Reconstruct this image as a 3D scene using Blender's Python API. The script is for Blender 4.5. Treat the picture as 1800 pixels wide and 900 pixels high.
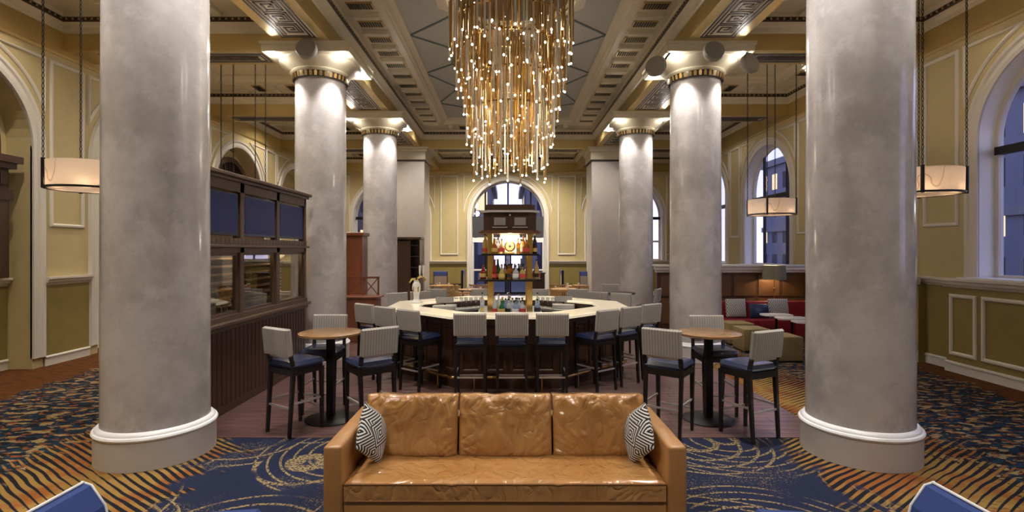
import bpy, bmesh, math, random
from mathutils import Vector, Matrix, noise
random.seed(7)
PI = math.pi
for o in list(bpy.data.objects): bpy.data.objects.remove(o)
SC = bpy.context.scene; COL = SC.collection
# ------------------------------------------------------------------ camera
EYE = 1.95
cam = bpy.data.objects.new('camera', bpy.data.cameras.new('camera')); COL.objects.link(cam)
cam.location = (0, 0, EYE); cam.rotation_euler = (PI/2, 0, 0)
cam.data.sensor_width = 36; cam.data.lens = 18; cam.data.shift_x = 7/1800; cam.data.shift_y = -10/1800
cam.data.clip_start = .05; cam.data.clip_end = 300
SC.camera = cam
# ------------------------------------------------------------------ world: dusk sky
W = bpy.data.worlds.new('dusk'); SC.world = W; W.use_nodes = True
nt = W.node_tree; nt.nodes.clear()
wo = nt.nodes.new('ShaderNodeOutputWorld'); wb = nt.nodes.new('ShaderNodeBackground')
tc = nt.nodes.new('ShaderNodeTexCoord'); sx = nt.nodes.new('ShaderNodeSeparateXYZ'); cr = nt.nodes.new('ShaderNodeValToRGB')
nt.links.new(tc.outputs['Generated'], sx.inputs[0]); nt.links.new(sx.outputs['Z'], cr.inputs[0])
cr.color_ramp.elements[0].color = (.52, .50, .74, 1); cr.color_ramp.elements[1].color = (.16, .22, .52, 1)
cr.color_ramp.elements[1].position = .7
nt.links.new(cr.outputs[0], wb.inputs['Color']); wb.inputs['Strength'].default_value = 1.7
nt.links.new(wb.outputs[0], wo.inputs[0])
# ------------------------------------------------------------------ view
SC.view_settings.view_transform = 'Standard'; SC.view_settings.look = 'None'
SC.view_settings.gamma = 1; SC.view_settings.use_curve_mapping = False
SC.view_settings.exposure = 0.52
# ------------------------------------------------------------------ light levels
P_DOWN, P_CAP, P_CHAND, P_PEND, P_AISLE = 430, 5, 11, 26, 230
WARM = (1, .89, .74); WARMER = (1, .74, .45); NEUTRAL = (1, .95, .90)
# ------------------------------------------------------------------ helpers
def link(o, parent=None):
    COL.objects.link(o)
    if parent is not None: o.parent = parent
    return o
def tag(o, label=None, cat=None, group=None, kind=None):
    if label: o['label'] = label
    if cat: o['category'] = cat
    if group: o['group'] = group
    if kind: o['kind'] = kind
    return o
def empty(name, loc=(0, 0, 0), rz=0, **k):
    o = bpy.data.objects.new(name, None); COL.objects.link(o); o.location = loc; o.rotation_euler = (0, 0, rz)
    o.empty_display_size = .1
    return tag(o, **k)
def kids(o): return [c for c in list(COL.objects) if c.parent == o]
CH = {}
def dup(o, loc=None, rz=None, parent=None, **k):
    c = o.copy(); COL.objects.link(c)
    if parent is not None: c.parent = parent
    if loc is not None: c.location = loc
    if rz is not None: c.rotation_euler = (0, 0, rz)
    for ch in CH.get(o.name, []):
        dup(ch, parent=c)
    tag(c, **k)
    return c
class MB:
    def __init__(s): s.bm = bmesh.new()
    def faces(s, vs, fs):
        v = [s.bm.verts.new(p) for p in vs]
        out = []
        for f in fs:
            try: out.append(s.bm.faces.new([v[i] for i in f]))
            except ValueError: pass
        return v, out
    def box(s, x0, x1, y0, y1, z0, z1, bev=0, seg=1):
        vs = [(x, y, z) for x in (x0, x1) for y in (y0, y1) for z in (z0, z1)]
        v, f = s.faces(vs, [(0, 1, 3, 2), (4, 6, 7, 5), (0, 4, 5, 1), (2, 3, 7, 6), (0, 2, 6, 4), (1, 5, 7, 3)])
        if bev:
            es = list({e for q in f for e in q.edges})
            bmesh.ops.bevel(s.bm, geom=es, offset=bev, segments=seg, affect='EDGES', profile=.6)
        return s
    def cbox(s, c, d, bev=0, seg=1):
        return s.box(c[0]-d[0]/2, c[0]+d[0]/2, c[1]-d[1]/2, c[1]+d[1]/2, c[2]-d[2]/2, c[2]+d[2]/2, bev, seg)
    def bar(s, p, q, w, h=None, w2=None, h2=None, up=(0, 0, 1)):
        h = h or w; w2 = w2 or w; h2 = h2 or h
        p, q = Vector(p), Vector(q); d = (q-p).normalized(); u = Vector(up)
        if abs(d.dot(u)) > .99: u = Vector((0, 1, 0))
        a = d.cross(u).normalized(); b = a.cross(d)
        vs = []
        for c, ww, hh in ((p, w, h), (q, w2, h2)):
            for i, j in ((-1, -1), (1, -1), (1, 1), (-1, 1)): vs.append(c+a*ww/2*i+b*hh/2*j)
        s.faces(vs, [(0, 1, 2, 3), (7, 6, 5, 4), (0, 4, 5, 1), (1, 5, 6, 2), (2, 6, 7, 3), (3, 7, 4, 0)])
        return s
    def cyl(s, p, q, r, r2=None, n=12, cap=True):
        r2 = r if r2 is None else r2
        p, q = Vector(p), Vector(q); d = (q-p).normalized()
        u = Vector((0, 0, 1)) if abs(d.z) < .9 else Vector((1, 0, 0))
        a = d.cross(u).normalized(); b = a.cross(d)
        vs = [c+(a*math.cos(2*PI*i/n)+b*math.sin(2*PI*i/n))*rr for c, rr in ((p, r), (q, r2)) for i in range(n)]
        fs = [(i, (i+1) % n, n+(i+1) % n, n+i) for i in range(n)]
        if cap: fs += [tuple(range(n))[::-1], tuple(range(n, 2*n))]
        s.faces(vs, fs); return s
    def tube(s, pts, r, n=8, closed=False, rs=None):
        pts = [Vector(p) for p in pts]; m = len(pts); rings = []
        prev = None
        for i, p in enumerate(pts):
            if closed: d = (pts[(i+1) % m]-pts[i-1]).normalized()
            else: d = (pts[min(i+1, m-1)]-pts[max(i-1, 0)]).normalized()
            if prev is None:
                u = Vector((0, 0, 1)) if abs(d.z) < .9 else Vector((1, 0, 0)); a = d.cross(u).normalized()
            else: a = (prev-d*prev.dot(d)).normalized()
            prev = a; b = a.cross(d); rr = rs[i] if rs else r
            rings.append([s.bm.verts.new(p+(a*math.cos(2*PI*k/n)+b*math.sin(2*PI*k/n))*rr) for k in range(n)])
        for i in range(m if closed else m-1):
            A, B = rings[i], rings[(i+1) % m]
            for k in range(n): s.bm.faces.new((A[k], A[(k+1) % n], B[(k+1) % n], B[k]))
        if not closed:
            s.bm.faces.new(rings[0][::-1]); s.bm.faces.new(rings[-1])
        return s
    def lathe(s, prof, n=24, c=(0, 0, 0), a0=0, a1=2*PI):
        full = abs(a1-a0-2*PI) < 1e-6; cnt = n if full else n+1
        rings = []
        for r, z in prof:
            if r < 1e-6: rings.append([s.bm.verts.new((c[0], c[1], c[2]+z))])
            else: rings.append([s.bm.verts.new((c[0]+r*math.cos(a0+(a1-a0)*i/n), c[1]+r*math.sin(a0+(a1-a0)*i/n), c[2]+z)) for i in range(cnt)])
        for A, B in zip(rings, rings[1:]):
            for i in range(n):
                j = (i+1) % cnt if full else i+1
                if len(A) == 1 and len(B) == 1: continue
                if len(A) == 1: s.bm.faces.new((A[0], B[j], B[i]))
                elif len(B) == 1: s.bm.faces.new((A[i], A[j], B[0]))
                else: s.bm.faces.new((A[i], A[j], B[j], B[i]))
        return s
    def ball(s, c, r, n=8, m=6, sz=1):
        return s.lathe([(r*math.sin(PI*i/m), -r*sz*math.cos(PI*i/m)) for i in range(m+1)], n, c)
    def prism(s, poly, z0, z1, f=None):
        f = f or (lambda x, y, z: (x, y, z)); n = len(poly)
        vs = [f(x, y, z0) for x, y in poly]+[f(x, y, z1) for x, y in poly]
        s.faces(vs, [tuple(range(n))[::-1], tuple(range(n, 2*n))]+[(i, (i+1) % n, n+(i+1) % n, n+i) for i in range(n)])
        return s
    def sweep(s, path, prof, f, closed=False, capends=True, closeprof=False):
        """path: 2D points, prof: (offset to the left of travel, depth) points, f(u,v,d)->3D"""
        n = len(path); P = [Vector(p) for p in path]; rings = []
        for i in range(n):
            if closed: a, b = P[i]-P[i-1], P[(i+1) % n]-P[i]
            else:
                a = P[i]-P[i-1] if i else P[1]-P[0]; b = P[i+1]-P[i] if i < n-1 else P[i]-P[i-1]
            a.normalize(); b.normalize()
            na, nb = Vector((-a.y, a.x)), Vector((-b.y, b.x)); m = (na+nb)
            m = m/max(m.dot(na), .25) if m.length > 1e-6 else na
            rings.append([s.bm.verts.new(f(P[i].x+m.x*o, P[i].y+m.y*o, d)) for o, d in prof])
        k = len(prof)
        for i in range(n if closed else n-1):
            A, B = rings[i], rings[(i+1) % n]
            for j in range(k if closeprof else k-1):
                s.bm.faces.new((A[j], B[j], B[(j+1) % k], A[(j+1) % k]))
        if not closed and capends and k > 2:
            s.bm.faces.new(rings[0]); s.bm.faces.new(rings[-1][::-1])
        return s
    def build(s, name, mat, parent=None, smooth=False, loc=None, kind=None, **k):
        bmesh.ops.recalc_face_normals(s.bm, faces=s.bm.faces)
        me = bpy.data.meshes.new(name); s.bm.to_mesh(me); s.bm.free()
        if smooth:
            for p in me.polygons: p.use_smooth = True
            me.set_sharp_from_angle(angle=math.radians(38))
        me.materials.append(mat)
        o = bpy.data.objects.new(name, me); COL.objects.link(o)
        if parent is not None:
            o.parent = parent; CH.setdefault(parent.name, []).append(o)
        if loc is not None: o.location = loc
        return tag(o, kind=kind, **k)
def cushion(w, d, h, nx=16, ny=16, e=.25, p=4, wr=0, seed=0, axis='z', wf=3.):
    """pillow of size w x d x h, flat in xy, optional wrinkles"""
    mb = MB(); bm = mb.bm; T, B = {}, {}
    for i in range(nx+1):
        for j in range(ny+1):
            u, v = -1+2*i/nx, -1+2*j/ny
            u = math.sin(u*PI/2)*.35+u*.65; v = math.sin(v*PI/2)*.35+v*.65
            t = (max(0, 1-abs(u)**p)*max(0, 1-abs(v)**p))**e
            pin = 1-.03*(1-min(1, 2*t))
            x, y = u*w/2*pin, v*d/2*pin
            z = t*h/2
            n1 = noise.fractal(Vector((x*wf+seed, y*wf*.6, seed)), 1, 2, 4)*wr*t if wr else 0
            n2 = noise.fractal(Vector((x*wf, y*wf*.6+seed, seed+9)), 1, 2, 4)*wr*t if wr else 0
            T[i, j] = bm.verts.new((x, y, z+n1))
            B[i, j] = T[i, j] if (i in (0, nx) or j in (0, ny)) else bm.verts.new((x, y, -z+n2))
    for i in range(nx):
        for j in range(ny):
            for D in (T, B):
                q = [D[i, j], D[i+1, j], D[i+1, j+1], D[i, j+1]]
                try: bm.faces.new(q)
                except ValueError: pass
    if axis == 'y': bmesh.ops.rotate(bm, verts=bm.verts, cent=(0, 0, 0), matrix=Matrix.Rotation(PI/2, 3, 'X'))
    return mb
def moved(mb, loc, rx=0, ry=0, rz=0):
    M = Matrix.Translation(loc) @ Matrix.Rotation(rz, 4, 'Z') @ Matrix.Rotation(ry, 4, 'Y') @ Matrix.Rotation(rx, 4, 'X')
    bmesh.ops.transform(mb.bm, matrix=M, verts=mb.bm.verts); return mb
# ------------------------------------------------------------------ materials
def mat(name, col, rough=.5, metal=0, coat=0, spec=.5, trans=0, emit=None, es=0, noise_=None, bump=None, alpha=1, sheen=0):
    """noise_=(scale, second colour, low, high[, stretch xyz]); bump=(scale, strength[, distance])"""
    m = bpy.data.materials.new(name); m.use_nodes = True; nt = m.node_tree; b = nt.nodes['Principled BSDF']
    b.inputs['Base Color'].default_value = (*col, 1); b.inputs['Roughness'].default_value = rough
    b.inputs['Metallic'].default_value = metal; b.inputs['Coat Weight'].default_value = coat
    b.inputs['Coat Roughness'].default_value = .12
    b.inputs['Specular IOR Level'].default_value = spec; b.inputs['Transmission Weight'].default_value = trans
    b.inputs['Sheen Weight'].default_value = sheen
    if emit: b.inputs['Emission Color'].default_value = (*emit, 1); b.inputs['Emission Strength'].default_value = es
    L = nt.links.new; N = nt.nodes.new
    if noise_ or bump: t = N('ShaderNodeTexCoord')
    if noise_:
        mp = N('ShaderNodeMapping'); L(t.outputs['Object'], mp.inputs[0])
        if len(noise_) > 4: mp.inputs['Scale'].default_value = noise_[4]
        n = N('ShaderNodeTexNoise'); n.inputs['Scale'].default_value = noise_[0]; n.inputs['Detail'].default_value = 6
        n.inputs['Roughness'].default_value = .62; L(mp.outputs[0], n.inputs['Vector'])
        r = N('ShaderNodeValToRGB'); r.color_ramp.elements[0].position = noise_[2]; r.color_ramp.elements[1].position = noise_[3]
        r.color_ramp.elements[0].color = (*col, 1); r.color_ramp.elements[1].color = (*noise_[1], 1)
        L(n.outputs[0], r.inputs[0]); L(r.outputs[0], b.inputs['Base Color'])
    if bump:
        n = N('ShaderNodeTexNoise'); n.inputs['Scale'].default_value = bump[0]; n.inputs['Detail'].default_value = 5
        if len(bump) > 3:
            mp = N('ShaderNodeMapping'); mp.inputs['Scale'].default_value = bump[3]; L(t.outputs['Object'], mp.inputs[0]); L(mp.outputs[0], n.inputs['Vector'])
        else: L(t.outputs['Object'], n.inputs['Vector'])
        bp = N('ShaderNodeBump'); bp.inputs['Strength'].default_value = bump[1]
        bp.inputs['Distance'].default_value = bump[2] if len(bump) > 2 else .01
        L(n.outputs[0], bp.inputs['Height']); L(bp.outputs[0], b.inputs['Normal'])
    return m
class G:
    """tiny node maths helper"""
    def __init__(s, nt): s.nt = nt
    def v(s, x): return x
    def m(s, op, a, b=None, c=None, clamp=False):
        n = s.nt.nodes.new('ShaderNodeMath'); n.operation = op; n.use_clamp = clamp
        for i, x in enumerate((a, b, c)):
            if x is None: continue
            if isinstance(x, (int, float)): n.inputs[i].default_value = x
            else: s.nt.links.new(x, n.inputs[i])
        return n.outputs[0]
    def step(s, x, lo, hi):
        n = s.nt.nodes.new('ShaderNodeMapRange'); n.interpolation_type = 'SMOOTHSTEP'
        for k, q in (('Value', x), ('From Min', lo), ('From Max', hi)):
            if isinstance(q, (int, float)): n.inputs[k].default_value = q
            else: s.nt.links.new(q, n.inputs[k])
        return n.outputs[0]
    def mix(s, f, a, b):
        n = s.nt.nodes.new('ShaderNodeMix'); n.data_type = 'RGBA'
        for k, q in ((0, f), (6, a), (7, b)):
            if isinstance(q, tuple): n.inputs[k].default_value = (*q, 1)
            elif isinstance(q, (int, float)): n.inputs[k].default_value = q
            else: s.nt.links.new(q, n.inputs[k])
        return n.outputs[2]
    def noise(s, vec, scale, detail=3, out=0, rough=.5):
        n = s.nt.nodes.new('ShaderNodeTexNoise'); n.inputs['Scale'].default_value = scale; n.inputs['Detail'].default_value = detail
        n.inputs['Roughness'].default_value = rough
        s.nt.links.new(vec, n.inputs['Vector']); return n.outputs[out]
    def xyz(s, vec):
        n = s.nt.nodes.new('ShaderNodeSeparateXYZ'); s.nt.links.new(vec, n.inputs[0]); return n.outputs
    def comb(s, x, y, z=0.):
        n = s.nt.nodes.new('ShaderNodeCombineXYZ')
        for i, q in enumerate((x, y, z)):
            if isinstance(q, (int, float)): n.inputs[i].default_value = q
            else: s.nt.links.new(q, n.inputs[i])
        return n.outputs[0]
def coords(m, kind='Object'):
    t = m.node_tree.nodes.new('ShaderNodeTexCoord'); return t.outputs[kind]
def setcol(m, out): m.node_tree.links.new(out, m.node_tree.nodes['Principled BSDF'].inputs['Base Color'])

M = {}
M['marble'] = mat('column_marble', (.42, .385, .37), .2, coat=.5, noise_=None, spec=.5)
def marble():
    m = M['marble']; g = G(m.node_tree); t = coords(m)
    n1 = g.noise(t, 1.1, 8, rough=.65); n2 = g.noise(t, 3.5, 8, rough=.7)
    c = g.mix(g.step(n1, .35, .65), (.60, .56, .535), (.42, .388, .365))
    c = g.mix(g.m('MULTIPLY', g.step(n2, .48, .72), .55), c, (.72, .69, .67))
    w = g.noise(t, 1.4, 6, rough=.6); v = g.m('ABSOLUTE', g.m('SUBTRACT', w, .5))
    c = g.mix(g.m('MULTIPLY', g.m('SUBTRACT', 1, g.step(v, .0, .018)), .16), c, (.36, .33, .32))
    setcol(m, c)
    g2 = m.node_tree.nodes.new('ShaderNodeBump'); g2.inputs['Strength'].default_value = .08; g2.inputs['Distance'].default_value = .01
    m.node_tree.links.new(n2, g2.inputs['Height']); m.node_tree.links.new(g2.outputs[0], m.node_tree.nodes['Principled BSDF'].inputs['Normal'])
marble()
M['pillar'] = mat('pillar_marble', (.56, .50, .44), .35, noise_=(2.5, (.62, .56, .50), .35, .7), spec=.3)
M['plinth'] = mat('plinth_paint', (.58, .545, .51), .45)
M['white'] = mat('white_trim', (.74, .70, .63), .4)
M['ring'] = mat('base_ring_white', (.93, .92, .91), .3)
M['cream'] = mat('cream_plaster', (.64, .57, .42), .42)
M['wall'] = mat('wall_yellow', (.56, .46, .24), .65, noise_=(6, (.60, .50, .27), .3, .7))
M['olive'] = mat('wainscot_olive', (.30, .225, .070), .5, noise_=(5, (.26, .20, .06), .3, .7))
M['gold'] = mat('beam_gold_paint', (.55, .41, .16), .36, metal=.55)
M['ceil'] = mat('ceiling_grey_green', (.46, .465, .42), .7)
M['line'] = mat('ceiling_strip_teal', (.10, .14, .13), .5)
M['dark'] = mat('dark_bronze_moulding', (.045, .025, .015), .35, metal=.3)
M['inlay'] = mat('key_inlay_dark', (.05, .03, .022), .4)
M['goldleaf'] = mat('gold_leaf', (.75, .55, .22), .28, metal=.9)
M['vent'] = mat('vent_dark', (.02, .018, .015), .6)
M['wood'] = mat('walnut_dark', (.050, .024, .015), .32, coat=.2, noise_=(3, (.085, .040, .024), .3, .7, (1, 1, .12)))
M['ebony'] = mat('ebony_stained_wood', (.012, .009, .008), .35)
M['winewood'] = mat('wine_wall_brown', (.085, .050, .030), .4, noise_=(3, (.115, .068, .042), .3, .7, (1, .15, 1)))
M['winepanel'] = mat('wine_wall_panelling', (.055, .022, .015), .38, noise_=(3, (.075, .032, .022), .3, .7, (1, 1, .12)))
M['mahog'] = mat('mahogany', (.16, .045, .020), .35, coat=.3, noise_=(3, (.24, .075, .032), .3, .7, (1, 1, .12)))
M['umber'] = mat('umber_wood', (.105, .045, .018), .4, noise_=(3, (.15, .070, .030), .3, .7, (1, 1, .12)))
M['oak'] = mat('honey_oak', (.55, .30, .11), .35, noise_=(8, (.66, .40, .17), .3, .7, (1, .15, 1)))
M['tabletop'] = mat('tabletop_wood', (.24, .125, .05), .25, coat=.4, noise_=(6, (.36, .20, .085), .3, .7, (1, .12, 1)))
M['steel'] = mat('brushed_steel', (.74, .72, .69), .38, metal=.8)
M['brass'] = mat('polished_brass', (.80, .58, .24), .18, metal=1)
M['rod'] = mat('chandelier_gold', (.58, .39, .16), .22, metal=1)
M['rodglass'] = mat('chandelier_champagne_glass', (.70, .62, .48), .2, spec=.8, trans=.0)
M['bulb'] = mat('bulb_glow', (1, .9, .75), .4, emit=(1, .91, .80), es=2.6)
M['lamp'] = mat('downlight_glow', (1, .9, .75), .4, emit=(1, .90, .72), es=22)
M['leathersmooth'] = mat('tan_leather_smooth', (.40, .19, .06), .34, coat=.2, noise_=(3, (.47, .235, .08), .35, .68), bump=(9, .12, .02))
M['leather'] = mat('tan_leather', (.42, .20, .06), .20, coat=.6, noise_=(2.2, (.52, .27, .095), .35, .68))
def leather_bump():
    m = M['leather']; g = G(m.node_tree); t = coords(m); nt = m.node_tree
    x = g.xyz(t); w = g.noise(t, 2.5, 2, out=1); v = nt.nodes.new('ShaderNodeVectorMath'); v.operation = 'MULTIPLY_ADD'
    nt.links.new(w, v.inputs[0]); v.inputs[1].default_value = (.5, .5, .5); nt.links.new(g.comb(g.m('MULTIPLY', x['X'], 1.0), g.m('MULTIPLY', x['Y'], .7), g.m('MULTIPLY', x['Z'], .45)), v.inputs[2])
    a = g.m('ABSOLUTE', g.m('SUBTRACT', g.noise(v.outputs[0], 7, 2), .5)); b = g.m('ABSOLUTE', g.m('SUBTRACT', g.noise(v.outputs[0], 17, 2), .5))
    h = g.m('ADD', g.m('ADD', g.m('POWER', a, .7), g.m('MULTIPLY', b, .35)), g.m('MULTIPLY', g.noise(t, 300, 2), .01))
    bp = nt.nodes.new('ShaderNodeBump'); bp.inputs['Strength'].default_value = .75; bp.inputs['Distance'].default_value = .04
    nt.links.new(h, bp.inputs['Height']); nt.links.new(bp.outputs[0], nt.nodes['Principled BSDF'].inputs['Normal'])
LEATHER_LATER = leather_bump
M['piping'] = mat('leather_piping', (.30, .135, .042), .35)
M['navy'] = mat('navy_vinyl', (.018, .030, .085), .25, coat=.5)
M['blue'] = mat('blue_velvet', (.022, .050, .20), .8)
M['pipwhite'] = mat('white_piping', (.8, .8, .78), .5)
M['red'] = mat('red_leather', (.22, .013, .022), .4)
M['tan'] = mat('tan_suede', (.26, .19, .075), .75, noise_=(6, (.31, .23, .10), .3, .7))
M['bartop'] = mat('cream_bar_top_added_glow', (.86, .76, .58), .12, coat=.5, noise_=(4, (.92, .86, .72), .35, .65), emit=(1, .80, .52), es=.28)  # weak emission added so the stone top reads brighter
M['white_table'] = mat('white_marble_table', (.72, .70, .67), .2)
M['black'] = mat('black_metal', (.012, .011, .011), .4, metal=.4)
M['speaker'] = mat('speaker_grey', (.26, .235, .20), .6)
M['screen'] = mat('television_screen', (.008, .010, .035), .4, emit=(.05, .06, .19), es=.10, spec=.2)
M['tvframe'] = mat('television_bezel', (.01, .01, .01), .25)
M['shade'] = mat('lamp_shade_olive', (.20, .19, .12), .8)
M['bulbwarm'] = mat('warm_bulb', (1, .8, .5), .4, emit=(1, .7, .36), es=30)
M['backlit'] = mat('backlit_panel', (1, .9, .7), .4, emit=(1, .84, .55), es=2.6)
M['ext'] = mat('exterior_stone', (.20, .19, .21), .8)
M['extdark'] = mat('exterior_dark', (.05, .05, .06), .7)
M['litwin'] = mat('lit_window', (1, .8, .5), .4, emit=(1, .78, .5), es=1.6)
M['sign'] = mat('red_sign_lit', (.8, .1, .12), .4, emit=(1, .15, .2), es=1.3)
M['road'] = mat('asphalt', (.06, .06, .07), .8)
M['ceramic'] = mat('white_ceramic', (.75, .73, .68), .25)
M['pale'] = mat('pale_upholstery', (.42, .36, .30), .8)
M['blueband'] = mat('blue_upholstery', (.07, .11, .38), .7)
def glassmat(name, tint=(.95, .97, 1), refl=.12, rough=0):
    m = bpy.data.materials.new(name); m.use_nodes = True; nt = m.node_tree; nt.nodes.clear()
    o = nt.nodes.new('ShaderNodeOutputMaterial'); mx = nt.nodes.new('ShaderNodeMixShader')
    t = nt.nodes.new('ShaderNodeBsdfTransparent'); t.inputs[0].default_value = (*tint, 1)
    g = nt.nodes.new('ShaderNodeBsdfGlossy'); g.inputs['Roughness'].default_value = rough
    f = nt.nodes.new('ShaderNodeLayerWeight'); f.inputs[0].default_value = .5
    pw = nt.nodes.new('ShaderNodeMath'); pw.operation = 'POWER'; pw.inputs[1].default_value = 4; nt.links.new(f.outputs['Facing'], pw.inputs[0])
    a = nt.nodes.new('ShaderNodeMath'); a.operation = 'ADD'; a.inputs[1].default_value = .03+refl; a.use_clamp = True
    nt.links.new(pw.outputs[0], a.inputs[0]); nt.links.new(a.outputs[0], mx.inputs[0])
    nt.links.new(t.outputs[0], mx.inputs[1]); nt.links.new(g.outputs[0], mx.inputs[2]); nt.links.new(mx.outputs[0], o.inputs[0])
    return m
M['pane'] = glassmat('window_glass', (.93, .95, 1), .0)
M['wineglass'] = glassmat('wine_wall_glass', (.76, .74, .70), .16)
def alabaster():
    m = bpy.data.materials.new('alabaster'); m.use_nodes = True; nt = m.node_tree; nt.nodes.clear(); g = G(nt)
    o = nt.nodes.new('ShaderNodeOutputMaterial'); mx = nt.nodes.new('ShaderNodeMixShader'); mx.inputs[0].default_value = .45
    d = nt.nodes.new('ShaderNodeBsdfDiffuse'); t = nt.nodes.new('ShaderNodeBsdfTranslucent')
    tcn = nt.nodes.new('ShaderNodeTexCoord').outputs['Object']
    w = g.noise(tcn, 1.1, 2); v = g.m('ABSOLUTE', g.m('SUBTRACT', w, .55))
    c = g.mix(g.m('SUBTRACT', 1, g.step(v, .0, .006)), (.84, .78, .73), (.50, .42, .38))
    nt.links.new(c, d.inputs[0]); nt.links.new(c, t.inputs[0])
    nt.links.new(d.outputs[0], mx.inputs[1]); nt.links.new(t.outputs[0], mx.inputs[2]); nt.links.new(mx.outputs[0], o.inputs[0])
    return m
M['alab'] = alabaster()
def stripe(name, a, b, freq=42, axis='X', lo=.2, hi=.5):
    m = mat(name, a, .8, sheen=.2); g = G(m.node_tree); t = g.xyz(coords(m))
    s = g.m('SINE', g.m('MULTIPLY', t[axis], freq*2*PI)); c = g.mix(g.step(s, lo, hi), a, b)
    n = g.noise(coords(m), 90, 2); c = g.mix(g.m('MULTIPLY', n, .25), c, (.2, .18, .16)); setcol(m, c)
    return m
M['stripe'] = stripe('striped_grey_upholstery', (.42, .385, .335), (.27, .245, .215), 33, lo=.1, hi=.9)
def zebra():
    m = mat('black_white_zigzag', (.8, .8, .8), .85); g = G(m.node_tree); t = g.xyz(coords(m))
    x = g.m('ABSOLUTE', t['X']); z = g.m('ABSOLUTE', t['Z'])
    # nested diamonds with kinked arms
    k = g.m('ADD', g.m('MULTIPLY', x, 1.0), g.m('MULTIPLY', g.m('PINGPONG', g.m('ADD', t['Z'], .5), .09), 1.1))
    k2 = g.m('ADD', x, z); sel = g.m('LESS_THAN', k2, .12)
    kk = g.m('ADD', g.m('MULTIPLY', sel, k2), g.m('MULTIPLY', g.m('SUBTRACT', 1, sel), k))
    s = g.m('SINE', g.m('MULTIPLY', kk, 2*PI*34)); setcol(m, g.mix(g.step(s, -.12, .12), (.015, .014, .014), (.74, .72, .68)))
    return m
M['zebra'] = zebra()
def knit():
    m = mat('grey_knit', (.5, .5, .48), .9); g = G(m.node_tree); t = g.xyz(coords(m))
    k = g.m('ADD', t['X'], g.m('PINGPONG', t['Z'], .04)); s = g.m('SINE', g.m('MULTIPLY', k, 2*PI*22))
    setcol(m, g.mix(g.step(s, -.5, .5), (.16, .16, .16), (.55, .54, .50))); return m
M['knit'] = knit()
def extfacade():
    m = mat('facade_with_lit_windows', (.2, .19, .21), .8, emit=(1, .75, .45), es=0); nt = m.node_tree; g = G(nt); t = g.xyz(coords(m))
    u = g.m('ADD', t['X'], t['Y']); fx = g.m('FRACT', g.m('DIVIDE', u, 1.6)); fz = g.m('FRACT', g.m('DIVIDE', t['Z'], 2.2))
    inx = g.m('MULTIPLY', g.m('GREATER_THAN', fx, .28), g.m('LESS_THAN', fx, .78)); inz = g.m('MULTIPLY', g.m('GREATER_THAN', fz, .22), g.m('LESS_THAN', fz, .8))
    w = g.m('MULTIPLY', inx, inz)
    wn = nt.nodes.new('ShaderNodeTexWhiteNoise'); nt.links.new(g.comb(g.m('FLOOR', g.m('DIVIDE', u, 1.6)), g.m('FLOOR', g.m('DIVIDE', t['Z'], 2.2))), wn.inputs[0])
    lit = g.m('MULTIPLY', w, g.m('GREATER_THAN', wn.outputs[0], .68))
    setcol(m, g.mix(w, (.17, .17, .22), (.03, .03, .05)))
    nt.links.new(g.m('MULTIPLY', lit, .9), nt.nodes['Principled BSDF'].inputs['Emission Strength']); return m
M['facade'] = extfacade()
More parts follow.
